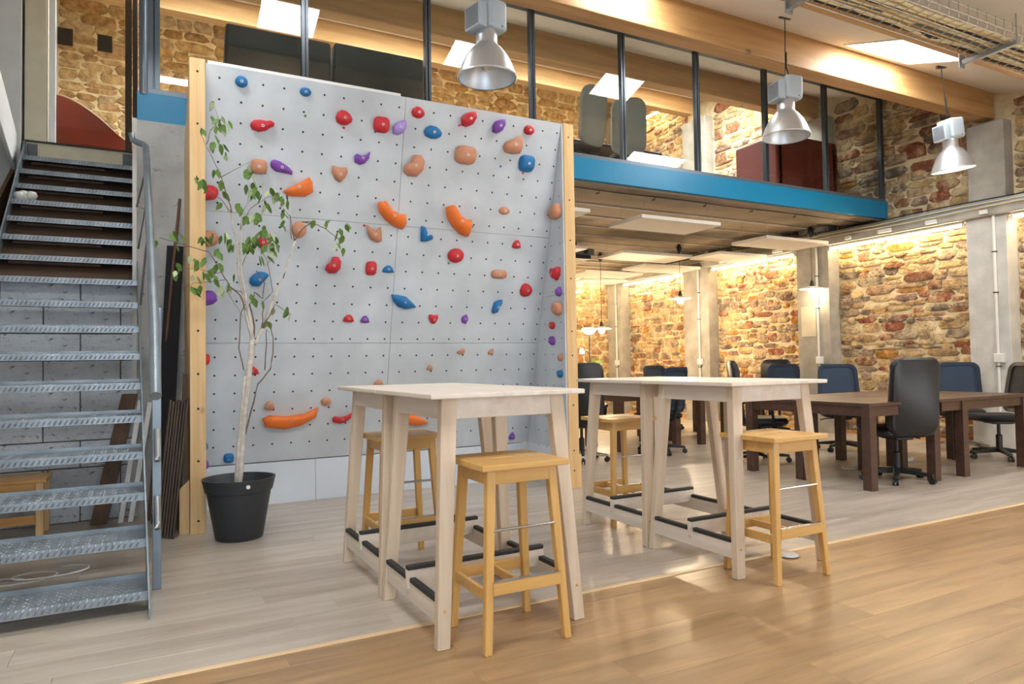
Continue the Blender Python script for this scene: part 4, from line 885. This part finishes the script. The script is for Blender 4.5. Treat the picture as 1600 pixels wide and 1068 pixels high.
# --- desks
def desk(label, x0, x1, y0, y1, legs=None):
    t = thing('desk', label, 'desk', ((x0+x1)/2, (y0+y1)/2, 0), 0, 'dark walnut desks')
    w, d = (x1-x0)/2, (y1-y0)/2; la, lb = legs or (0.0, 0.0)
    MB().box(-w+.002, w-.002, -d+.002, d-.002, .715, .745).build('top', M['desk'], t, 0.003)
    for a in (-1, 1):
        for b in (-1, 1):
            X = a*w - a*(la if a < 0 else lb)
            MB().box(min(X, X-a*.085), max(X, X-a*.085), min(b*d, b*(d-.085)), max(b*d, b*(d-.085)), 0, .715).build('leg', M['desk'], t, 0.003)
    for b in (-1, 1): MB().box(-w+.06, w-.06, b*(d-.03)-.012, b*(d-.03)+.012, .63, .715).build('apron', M['desk'], t)
    for a in (-1, 1): MB().box(a*(w-.03)-.012, a*(w-.03)+.012, -d+.06, d-.06, .63, .715).build('apron', M['desk'], t)
    return t
desk('dark walnut desk at the near left of the front desk group', 5.42, 6.41, 3.80, 4.49)
desk('dark walnut desk at the far left of the front desk group', 5.42, 6.41, 4.50, 5.19)
desk('dark walnut desk at the near right of the front desk group', 6.42, 7.92, 3.80, 4.49, (0.36, 0.0))
desk('dark walnut desk at the far right of the front desk group', 6.42, 7.92, 4.50, 5.19, (0.36, 0.0))
desk('dark walnut desk at the near left of the rear desk group', 5.20, 6.20, 7.06, 7.75)
desk('dark walnut desk at the far left of the rear desk group', 5.20, 6.20, 7.76, 8.45)
desk('dark walnut desk at the near right of the rear desk group', 6.21, 7.75, 7.06, 7.75, (0.34, 0.0))
desk('dark walnut desk at the far right of the rear desk group', 6.21, 7.75, 7.76, 8.45, (0.34, 0.0))

# --- office chairs (they face local +Y)
def rbox(w, d, h, c, r=0.04, n=4):
    """rounded slab, outline rounded in X-Z (for backs) handled by caller through axes order"""
    pts = []
    for cx, cy, a0 in ((w/2-r, d/2-r, 0), (-w/2+r, d/2-r, 90), (-w/2+r, -d/2+r, 180), (w/2-r, -d/2+r, 270)):
        for k in range(n+1):
            a = math.radians(a0+90*k/n); pts.append((cx+r*math.cos(a), cy+r*math.sin(a)))
    return pts
def cushion(w, d, h, c, r=0.06):
    o = rbox(w, d, h, c, r); n = len(o); mb = MB(); vs = []
    for sc, z in ((0.90, 0), (1.0, .3*h), (1.0, .65*h), (0.93, .95*h), (0.6, 1.0*h)):
        vs += [(c[0]+x*sc, c[1]+y*sc, c[2]+z) for x, y in o]
    fs = [(i*n+k, i*n+(k+1) % n, (i+1)*n+(k+1) % n, (i+1)*n+k) for i in range(4) for k in range(n)] + [tuple(range(n))[::-1], tuple(4*n+k for k in range(n))]
    return mb.add(vs, fs)
def backpad(w, h, t, z0, y0, lean, r=0.09, curve=0.03, wtop=1.0):
    o = rbox(w, h, 0, (0, 0, 0), r, 5); n = len(o); vs = []
    def P(x, z, k): 
        zz = z + h/2; x = x*(1+(wtop-1)*zz/h)
        return (x, y0 - lean*zz + curve*(x/(w/2))**2*0.6 - k, z0+zz)
    for sc, k in ((0.94, 0), (1.0, t*.25), (1.0, t*.75), (0.94, t)):
        vs += [P(x*sc, z*sc, k) for x, z in o]
    fs = [(i*n+k, i*n+(k+1) % n, (i+1)*n+(k+1) % n, (i+1)*n+k) for i in range(3) for k in range(n)] + [tuple(range(n))[::-1], tuple(3*n+k for k in range(n))]
    return MB().add(vs, fs)
def chair(label, loc, rz, kind, star=0.0, chrome=False, group='office chairs at the desks'):
    t = thing('office_chair', label, 'chair', loc, rz, group)
    bm = M['chrome'] if chrome else M['black']
    for k in range(5):
        a = star + 2*math.pi*k/5; c, s = math.cos(a), math.sin(a)
        MB().hexa([(c*.03-s*.028, s*.03+c*.028, .075), (c*.03+s*.028, s*.03-c*.028, .075), (c*.30+s*.018, s*.30-c*.018, .062), (c*.30-s*.018, s*.30+c*.018, .062)],
                  [(c*.03-s*.028, s*.03+c*.028, .125), (c*.03+s*.028, s*.03-c*.028, .125), (c*.30+s*.018, s*.30-c*.018, .088), (c*.30-s*.018, s*.30+c*.018, .088)]).build('base_leg', bm, t, 0.004)
        q = Vector((-s, c, 0)); o = Vector((c*.295, s*.295, .03))
        MB().cyl(o-q*.024, o-q*.006, .029, n=12).cyl(o+q*.006, o+q*.024, .029, n=12).cyl((o.x, o.y, .03), (o.x, o.y, .07), .011, n=8).build('caster', M['black'], t, smooth=35)
    MB().lathe([(.032, .08), (.032, .26), (.024, .265), (.018, .27), (.018, .40)], n=14, cap1=True).build('column', M['black'], t, smooth=35)
    MB().box(-.09, .09, -.12, .10, .385, .42).build('mechanism', M['black'], t, 0.008)
    MB().tube([(.06, .0, .40), (.20, .02, .39), (.26, .02, .375)], .007, 6).build('lever', M['black'], t)
    if kind == 'exec':
        cushion(.50, .50, .09, (0, .02, .415), .09).build('seat', M['black_leather'], t, smooth=45)
        backpad(.47, .70, .075, .43, -.20, .10, .10, .05).build('backrest', M['black_leather'], t, smooth=45)
        for a in (-1, 1):
            MB().tube([(a*.24, .10, .43), (a*.285, .10, .46), (a*.29, .08, .60), (a*.285, .02, .645), (a*.275, -.18, .64)], .018, 8).build('armrest', M['black'], t, smooth=40)
    else:
        cushion(.49, .48, .075, (0, .03, .42), .10).build('seat', M['black_fabric'], t, smooth=45)
        fm = {'mesh': M['mesh_black'], 'navy': M['navy'], 'grey': M['grey_fabric']}[kind]
        if kind == 'grey':
            backpad(.46, .72, .06, .46, -.20, .12, .14, .05).build('backrest', fm, t, smooth=45)
        else:
            z0, h, w, ln, y0 = .50, .56, .48, .16, -.21
            o = rbox(w, h, 0, (0, 0, 0), .09, 5); n = len(o)
            def P(x, z, k): return (x*(1.04-.10*(z+h/2)/h), y0-ln*(z+h/2)+.05*(x/(w/2))**2-k, z0+z+h/2)
            ro = o; ri = rbox(w-.085, h-.085, 0, (0, 0, 0), .06, 5)
            vs = [P(x, z, 0) for x, z in ro]+[P(x, z, 0) for x, z in ri]+[P(x, z, .03) for x, z in ro]+[P(x, z, .03) for x, z in ri]
            fs = []
            for k in range(n):
                j = (k+1) % n; fs += [(k, j, n+j, n+k), (2*n+j, 2*n+k, 3*n+k, 3*n+j), (k, 2*n+k, 2*n+j, j), (n+k, n+j, 3*n+j, 3*n+k)]
            MB().add(vs, fs).build('back_frame', M['black'] if kind == 'mesh' else fm, t, smooth=35)
            vs = [P(x, z, .012) for x, z in ri]+[P(x, z, .016) for x, z in ri]
            MB().add(vs, [tuple(range(n)), tuple(range(2*n-1, n-1, -1))]).build('back_mesh', M['mesh_net'] if kind == 'mesh' else M['navy_net'], t)
            MB().tube([(0, -.10, .40), (0, -.20, .41), (0, -.255, .52), (0, -.275, .66)], .022, 8).build('back_stem', M['black'], t, smooth=40)
    return t
def net(name, color, dens):
    m, nt, N, L, P = new_mat(name)
    P.inputs['Base Color'].default_value = lin(color); P.inputs['Roughness'].default_value = 0.8
    tc = N.new('ShaderNodeTexCoord'); ck = N.new('ShaderNodeTexVoronoi'); ck.inputs['Scale'].default_value = 240
    L.new(tc.outputs['Object'], ck.inputs['Vector'])
    lt = N.new('ShaderNodeMath'); lt.operation = 'LESS_THAN'; lt.inputs[1].default_value = 1-dens; L.new(ck.outputs['Distance'], lt.inputs[0])
    tr_ = N.new('ShaderNodeBsdfTransparent'); mx = N.new('ShaderNodeMixShader'); L.new(lt.outputs[0], mx.inputs[0]); L.new(P.outputs[0], mx.inputs[1]); L.new(tr_.outputs[0], mx.inputs[2])
    L.new(mx.outputs[0], N['Material Output'].inputs[0]); return m
M['mesh_net'] = net('black_net', '#202123', 0.64); M['navy_net'] = net('navy_net', '#2a394c', 0.86)
PI = math.pi
chair('black leather office chair with its back to us at the near left desk', (6.10, 4.02, 0), -0.35, 'exec', 0.25)
chair('black mesh-back office chair at the right end of the front desks', (8.30, 4.28, 0), 0.95, 'mesh', 0.5)
chair('navy-backed office chair behind the front desks, in front of the pale pilaster', (8.70, 4.90, 0), 2.15, 'navy', 0.1, True)
chair('navy mesh office chair behind the front desks, before the lit stone bay', (7.55, 5.66, 0), PI-0.75, 'navy', 0.9)
chair('black office chair behind the front right bar table', (5.98, 5.52, 0), PI+0.9, 'exec', 0.3)
chair('navy office chair at the rear desks, seen just over the bar table', (8.12, 7.12, 0), 2.0, 'navy', 0.2)
chair('black office chair far back, at the stone wall behind the rear desks', (8.45, 7.60, 0), 1.9, 'exec', 0.7)
chair('black office chair beside the right pine post at the rear desks', (4.40, 6.70, 0), -0.5, 'exec', 0.9, True)
chair('navy office chair at the middle of the rear desks', (5.58, 6.74, 0), 0.2, 'navy', 0.4)
chair('navy office chair on the far side of the rear desks', (7.45, 8.85, 0), PI, 'navy', 0.4)

# power strips, floor disc
for lab, x, y, a in (('white power strip lying under the near left desk', 6.62, 4.72, 0.1), ('white power strip lying under the near right desk', 7.25, 4.68, 0.25)):
    t = thing('power_strip', lab, 'power strip', (x, y, 0), a, 'power strips under the desks')
    MB().box(-.16, .16, -.03, .03, .001, .045).build('body', M['white_plastic'], t, 0.006)
    for k in range(4): MB().cyl((-.11+.07*k, 0, .045), (-.11+.07*k, 0, .0465), .019, n=12).build('socket', M['alu_grey'], t)
    MB().tube([(.16, 0, .02), (.24, .05, .008), (.34, .0, .008), (.42, .06, .008)] if x > 7 else [(-.16, 0, .02), (-.28, -.06, .008), (-.36, .02, .008), (-.26, .09, .008)], .006, 6).build('cord', M['cable_white'], t, smooth=True)
t = MB().lathe([(.001, .012), (.045, .012), (.055, .006), (.058, .001)], n=24).build('floor_disc', M['white_plastic'], smooth=40); t.location = (3.27, 2.83, 0.004)
tag(t, 'white plastic disc on the floor beside the right-hand stool', 'floor cap')

# --- acoustic panels
PAN = [(5.10, 6.35, 6.40, 7.06, 'white acoustic panel hanging nearest under the blue fascia'), (7.60, 8.88, 6.80, 7.46, 'white acoustic panel hanging above the rightmost pendant lamp'),
 (6.49, 7.89, 8.60, 9.30, 'white acoustic panel hanging in the middle of the rear row'), (8.00, 9.04, 8.10, 8.80, 'white acoustic panel close to the stone wall above the second bay'),
 (7.75, 9.04, 9.65, 10.35, 'white acoustic panel close to the stone wall above the third pilaster'), (3.50, 4.39, 6.42, 7.06, 'white acoustic panel mostly hidden by the right pine post'),
 (4.60, 5.78, 8.54, 9.2, 'white acoustic panel beside the projector'), (7.20, 8.55, 10.72, 11.4, 'white acoustic panel far back beside the tube lights'), (7.9, 9.0, 11.8, 12.4, 'white acoustic panel in the farthest corner')]
for x0, x1, y0, y1, lab in PAN:
    t = thing('acoustic_panel', lab, 'ceiling panel', ((x0+x1)/2, (y0+y1)/2, 2.82), 0, 'white acoustic ceiling panels')
    w, d = (x1-x0)/2, (y1-y0)/2
    MB().box(-w, w, -d, d, 0, .045).build('panel', M['acoustic'], t, 0.004)
    for a in (-1, 1):
        for b in (-1, 1): MB().cyl((a*(w-.12), b*(d-.1), .045), (a*(w-.12), b*(d-.1), 0.27 if (y0+y1)/2+b*(d-.1) < 6.72 else 0.332), .002, n=5).build('wire', M['galv'], t)
# projector
t = thing('projector', 'grey ceiling projector with black underside, right of the pine post', 'projector', (6.35, 9.75, 2.92))
MB().box(-.30, .28, -.16, .16, 0, .12).build('housing', M['alu_grey'], t, 0.01)
MB().box(-.22, .20, -.17, .10, -.06, 0).build('base', M['black'], t, 0.006)
MB().cyl((0, 0, .12), (0, 0, .25), .02).build('mount', M['black'], t); MB().cyl((.1, -.16, .06), (.1, -.19, .06), .035).build('lens', M['black'], t)

# --- fluorescent tubes
def tube_lamp(lab, p0, p1, grp):
    t = thing('tube_lamp', lab, 'lamp', p0, 0, grp); d = Vector(p1)-Vector(p0); u = d.normalized()
    ax = Vector((0, 0, .028))
    MB().tube([(0, 0, 0), tuple(d)], .014, 10).build('tube', M['tube'], t, smooth=40)
    s_ = Vector((-u.y, u.x, 0))*.022
    MB().hexa([tuple(-s_+ax*.62), tuple(s_+ax*.62), tuple(d+s_+ax*.62), tuple(d-s_+ax*.62)], [tuple(-s_+ax*1.6), tuple(s_+ax*1.6), tuple(d+s_+ax*1.6), tuple(d-s_+ax*1.6)]).build('batten', M['white'], t)
    for q in (Vector((0, 0, 0)), d): MB().tube([tuple(q-u*.02), tuple(q+u*.02)], .018, 10).build('end_cap', M['white_plastic'], t)
    return t
G = 'tube lamps washing the stone wall'
for a, b, lab in ((3.3, 4.50, 'lit tube lamp at the far right edge above the stones'), (5.06, 7.02, 'long lit tube lamp above the nearest full stone bay'), (7.66, 9.50, 'lit tube lamp above the second stone bay, behind the acoustic panels'),
                  (10.30, 12.22, 'lit tube lamp above the farthest stone bay')):
    tube_lamp(lab, (XW-0.22, a, LEDGE0-0.052), (XW-0.22, b, LEDGE0-0.052), G)
tube_lamp('lit tube lamp along the back wall of the lower office', (7.2, YB-0.2, 2.93), (9.0, YB-0.2, 2.93), G)
for x0, x1, lab in ((-0.9, 1.3, 'lit tube lamp behind the deeper mezzanine beam, left'), (1.7, 3.9, 'lit tube lamp behind the deeper mezzanine beam, centre left'), (4.3, 6.5, 'lit tube lamp behind the deeper mezzanine beam, centre right'), (6.9, 9.0, 'lit tube lamp behind the deeper mezzanine beam, right')):
    tube_lamp(lab, (x0, 10.24, 6.06), (x1, 10.24, 6.06), 'tube lamps on the mezzanine')
tube_lamp('lit tube lamp on the mezzanine side wall between the beams', (XW-0.25, 7.75, 5.34), (XW-0.25, 9.0, 5.745), 'tube lamps on the mezzanine')
tube_lamp('lit tube lamp on the mezzanine side wall behind the deeper beam', (XW-0.25, 10.5, 6.2), (XW-0.25, 12.2, 6.2), 'tube lamps on the mezzanine')

# --- pendants
def pendant(lab, x, y, z, watts=PEND_W, ztop=3.16):
    t = thing('pendant_lamp', lab, 'lamp', (x, y, z), 0, 'disc pendant lamps')
    MB().lathe([(.185, .0), (.187, .006), (.10, .028), (.05, .04), (.045, .04), (.095, .020), (.183, -.004)], n=30).build('shade', M['white'], t, smooth=40)
    MB().lathe([(.034, .03), (.036, .07), (.022, .12), (.008, .14)], n=14, cap1=True).build('cap', M['black'], t, smooth=40)
    MB().lathe([(.02, .03), (.045, -.01), (.058, -.04), (.045, -.075), (.02, -.09), (.001, -.093)], n=16).build('bulb', M['bulb'], t, smooth=True)
    MB().cyl((0, 0, .13), (0, 0, ztop-z), .004, n=6).build('cord', M['cable_black'], t)
    li = bpy.data.lights.new('pendant_light', 'POINT'); li.energy = watts; li.color = (1.0, 0.78, 0.52); li.shadow_soft_size = 0.06
    lo = bpy.data.objects.new('pendant_light', li); COL.objects.link(lo); lo.parent = t; lo.location = (0, 0, -0.16)
    MB().lathe([(.03, ztop-z-.16), (.045, ztop-z-.10), (.04, ztop-z-.04), (.015, ztop-z)], n=12, cap0=True).build('canopy', M['black'], t, smooth=40)
    MB().tube([(.01, 0, ztop-z-.12), (.09, 0, ztop-z-.03), (.05, 0, ztop-z), (-.04, 0, ztop-z-.01), (-.08, 0, ztop-z-.04), (-.01, 0, ztop-z-.10)], .006, 6).build('cord_loop', M['cable_black'], t)
    return t
pendant('rightmost disc pendant lamp, in front of the second pilaster', 8.99, 7.20, 2.20, 3.0)
pendant('disc pendant lamp in front of the third pilaster', 8.15, 9.22, 2.21)
pendant('farthest disc pendant lamp, beside the floor lamp', 7.38, 10.5, 1.745)
pendant('disc pendant lamp half hidden by the right pine post', 6.02, 9.45, 2.27)
# floor lamp and far plant
t = thing('floor_lamp', 'lit uplighter floor lamp with a small reading arm in the far corner', 'lamp', (8.05, 11.9, 0))
MB().lathe([(.001, .03), (.13, .03), (.14, .0)], n=24).build('base', M['black'], t)
MB().cyl((0, 0, .03), (0, 0, 1.72), .012).build('pole', M['black'], t)
MB().lathe([(.02, 1.70), (.10, 1.74), (.145, 1.80), (.15, 1.83)], n=24).build('shade', M['bulb_soft'] if 'bulb_soft' in M else M['bulb'], t, smooth=True)
MB().tube([(0, 0, 1.28), (-.08, 0, 1.36), (-.17, 0, 1.36)], .007, 6).build('arm', M['black'], t)
MB().lathe([(.02, .05), (.045, .0), (.05, -.05)], (-.19, 0, 1.36), 12).build('reading_shade', M['bulb_soft'] if 'bulb_soft' in M else M['bulb'], t, smooth=True)
t = thing('potted_plant', 'dark leafy plant standing in the far corner below the floor lamp', 'plant', (8.35, 12.1, 0))
MB().lathe([(.001, 0), (.13, 0), (.16, .28), (.14, .28), (.001, .26)], n=18).build('pot', M['pot'], t, smooth=40)
MB().cyl((0, 0, .26), (0, .02, .8), .015, n=8).build('stem', M['bark'], t)
rr_ = random.Random(5)
for k in range(34):
    a, z = rr_.uniform(0, 6.28), rr_.uniform(.6, 1.15); o = link('leaf', lv[0], None, t); o.location = (.18*math.cos(a)*rr_.random(), .18*math.sin(a)*rr_.random(), z)
    s_ = rr_.uniform(.12, .2); o.scale = (s_, s_, s_); o.rotation_euler = (rr_.uniform(-2.2, 2.2), rr_.uniform(-1, 1), a)

# --- industrial lamps
def highbay(lab, x, y, rz, tilt, lit=False):
    zr = 3.19
    t = thing('industrial_lamp', lab, 'lamp', (x, y, zr), rz, 'aluminium bell lamps hanging from the sloping ceiling'); t.rotation_euler = (tilt[0], tilt[1], rz)
    sh = MB().lathe([(.212, 0), (.216, .004), (.206, .03), (.185, .09), (.155, .15), (.115, .205), (.082, .237), (.078, .25), (.078, .335)], n=40)
    sh.lathe([(.206, .0005), (.200, .03), (.179, .09), (.149, .15), (.109, .203), (.075, .24)], n=40)
    sh.build('shade', M['lamp_alu'], t, smooth=40)
    MB().lathe([(.210, -.004), (.2165, .0), (.2165, .008), (.210, .008)], n=40).build('rim', M['lamp_alu'], t, smooth=40)
    MB().box(-.06, .115, -.105, .105, .335, .555).build('gear_box', M['lamp_grey'], t, 0.03, 45, 3)
    v = MB().box(-.135, -.06, -.085, .085, .325, .50).build('vent_box', M['lamp_grey'], t, 0.012, 45, 2)
    for k in range(12): MB().box(-.1365, -.133, -.07, .07, .345+.012*k, .350+.012*k).build('vent_slot', M['alu_dark'], v)
    MB().cyl((0.06, -.106, .36), (0.06, -.1075, .36), .006, n=8).build('screw', M['black'], t)
    MB().lathe([(.02, .25), (.04, .19), (.048, .12), (.04, .07), (.001, .05)], n=16).build('bulb', M['lamp_glow'] if lit else M['white'], t, smooth=True)
    if lit:
        MB().lathe([(.001, .018), (.12, .020), (.200, .024)], n=40).build('lens', M['lamp_glow'], t, smooth=True, label='glowing white lens')
    zc = roofz(y) - zr
    MB().tube([(0, 0, .555), (.0, .0, .60), (0, 0, zc)], .0045, 6).build('hanger', M['black'], t)
    MB().tube([(.075, .02, .55), (.06, .02, .58), (.01, .0, .66), (0.012, .0, .8)], .006, 6).build('lead', M['cable_black'], t, smooth=True)
    MB().box(-.06, .06, -.012, .012, zc-.012, zc+.02).build('ceiling_plate', M['steel_dark'], t)
    return t
highbay('big aluminium bell lamp hanging in front of the climbing wall top', 2.145, 4.41, 0.25, (0, 0))
highbay('aluminium bell lamp hanging in the middle, before the dark red armchair', 5.215, 4.41, -0.2, (0.0, 0.02))
highbay('lit aluminium bell lamp hanging at the right, before the beam end', 7.85, 4.41, -0.27, (0.04, -0.14), True)

# --- hanging cable tray
t = thing('cable_tray', 'wire mesh cable tray full of cables hanging under the ceiling at the right', 'cable tray', (6.2, 3.03, 3.60))
XA, XB = 3.55, 9.3
for y, z in ((2.86, 3.71), (2.86, 3.65), (2.87, 3.60), (2.98, 3.60), (3.10, 3.60), (3.20, 3.60), (3.21, 3.65)):
    wpart(t, 'long_wire', MB().cyl((XA, y, z), (XB, y, z), .0035, n=6), M['wire'])
x = XA
hoop = None
while x < XB:
    if hoop is None:
        hoop = MB().tube([(0, -.17, .13), (0, -.17, .02), (0, -.155, .0), (0, .16, .0), (0, .175, .015), (0, .175, .07)], .0035, 6).mesh('hoop', smooth=True); hoop.materials.append(M['wire'])
    o = link('hoop', hoop, None, t); o.location = (x-6.2, 0, 0); x += 0.12
for x in (3.92, 5.98, 8.04):
    wpart(t, 'bracket', MB().box(x-.02, x+.02, 2.84, 3.27, 3.555, 3.595).box(x-.035, x+.035, 3.255, 3.27, 3.53, 3.65), M['galv'], 0.003)
    wpart(t, 'hanger_rod', MB().cyl((x, 3.26, 3.60), (x, 3.26, roofz(3.26)), .005, n=6), M['galv'])
    wpart(t, 'hanger_rod', MB().cyl((x, 2.85, 3.58), (x, 2.85, roofz(2.85)), .005, n=6), M['galv'])
rr_ = random.Random(21)
for k in range(9):
    y0 = 2.93+.03*k; m_ = ['cable_cream', 'cable_cream', 'cable_black', 'cable_cream', 'cable_cream', 'steel_dark', 'cable_cream', 'cable_cream', 'cable_black'][k]
    wpart(t, 'cable', MB().tube([(XA+i*.45, y0+rr_.uniform(-.025, .025), 3.622+rr_.uniform(-.006, .012)) for i in range(13)], rr_.uniform(.009, .016), 7), M[m_], smooth=True)

# --- mezzanine furniture
t = thing('sofa', 'charcoal two-cushion sofa with its back against the mezzanine glass', 'sofa', (1.53, 6.95, ZM))
MB().box(-.95, .98, -.28, .55, .08, .40).build('base', M['sofa'], t, 0.04, seg=3)
for x0, x1, z in ((-.95, .03, .90), (.03, .98, .92)): MB().hexa([(x0, -.30, .08), (x1, -.30, .08), (x1, -.08, .08), (x0, -.08, .08)], [(x0+.02, -.34, z), (x1-.02, -.34, z), (x1-.02, -.16, z), (x0+.02, -.16, z)]).build('back_cushion', M['sofa'], t, 0.03, True, 3)
for x0, x1 in ((-.80, .0), (.01, .82)): MB().box(x0, x1, -.08, .52, .40, .52).build('seat_cushion', M['sofa'], t, 0.03, seg=3)
for x in (-.95, .83): MB().box(x, x+.15, -.28, .55, .10, .58).build('armrest', M['sofa'], t, 0.03, seg=3)
def armchair(name, lab, loc, rz, mat, hb, curve):
    t = thing(name, lab, 'armchair', loc, rz)
    # shell: a curved back that sweeps down into the arms
    prof = []
    n = 22; out, inn = [], []
    for k in range(n+1):
        a = math.radians(-120 + 240*k/n); h = 0.20 + (hb-0.20)*max(0, math.cos(a*0.86))**curve
        x, y = math.sin(a), -math.cos(a)
        out.append((x*.43, y*.45, h)); inn.append((x*.37, y*.39, h))
    vs = [(x*.86, y*.86, .10) for x, y, h in out] + out + inn + [(x, y, .10) for x, y, h in inn]
    m = n+1; fs = [(r*m+k, r*m+k+1, (r+1)*m+k+1, (r+1)*m+k) for r in range(3) for k in range(n)]
    MB().add(vs, fs).build('shell', mat, t, smooth=45)
    MB().tube([((a[0]+b[0])/2, (a[1]+b[1])/2, a[2]+.006) for a, b in zip(out, inn)], .011, 8).build('piping', M['piping'], t, smooth=True)
    cushion(.62, .56, .12, (0, .02, .10), .12).build('seat', mat, t, smooth=45)
    for a in (-1, 1):
        for b in (-1, 1): MB().cyl((a*.24, b*.22, 0), (a*.22, b*.20, .12), .014, n=8).build('leg', M['black'], t)
    return t
armchair('shell_armchair', 'red curved shell armchair at the head of the stairs', (-0.50, 8.62, ZM), -1.30, M['red_fabric'], 0.63, 0.95)
t = thing('lounge_chair', 'dark red high-sided lounge seat on the mezzanine behind the middle lamp', 'armchair', (8.30, 7.05, ZM))
MB().box(-.62, .62, -.40, -.28, .06, .92).build('back', M['red_dark'], t, 0.03, seg=3)
for a in (-1, 1): MB().box(min(a*.50, a*.64), max(a*.50, a*.64), -.40, .35, .06, .88).build('side', M['red_dark'], t, 0.03, seg=3)
MB().box(-.5, .5, -.28, .36, .12, .44).build('seat', M['red_dark'], t, 0.04, seg=3)
chair('grey high-back office chair on the mezzanine just right of the climbing wall', (4.80, 7.25, ZM), 0.25, 'grey', 0.2, group='office chairs on the mezzanine')
chair('grey high-back office chair on the mezzanine, right of its twin', (5.62, 7.35, ZM), -0.5, 'grey', 0.6, group='office chairs on the mezzanine')
t = thing('desk', 'brown desk behind the two grey mezzanine chairs', 'desk', (5.5, 8.0, ZM))
MB().box(-1.0, .95, -.4, .4, .70, .73).build('top', M['desk'], t, 0.004)
MB().box(-1.0, .95, .36, .38, .25, .70).build('modesty_panel', M['desk'], t)
for a in (-.97, .90):
    for b in (-.37, .33): MB().box(a, a+.05, b, b+.05, 0, .70).build('leg', M['desk'], t)

print('objects', len(bpy.data.objects))
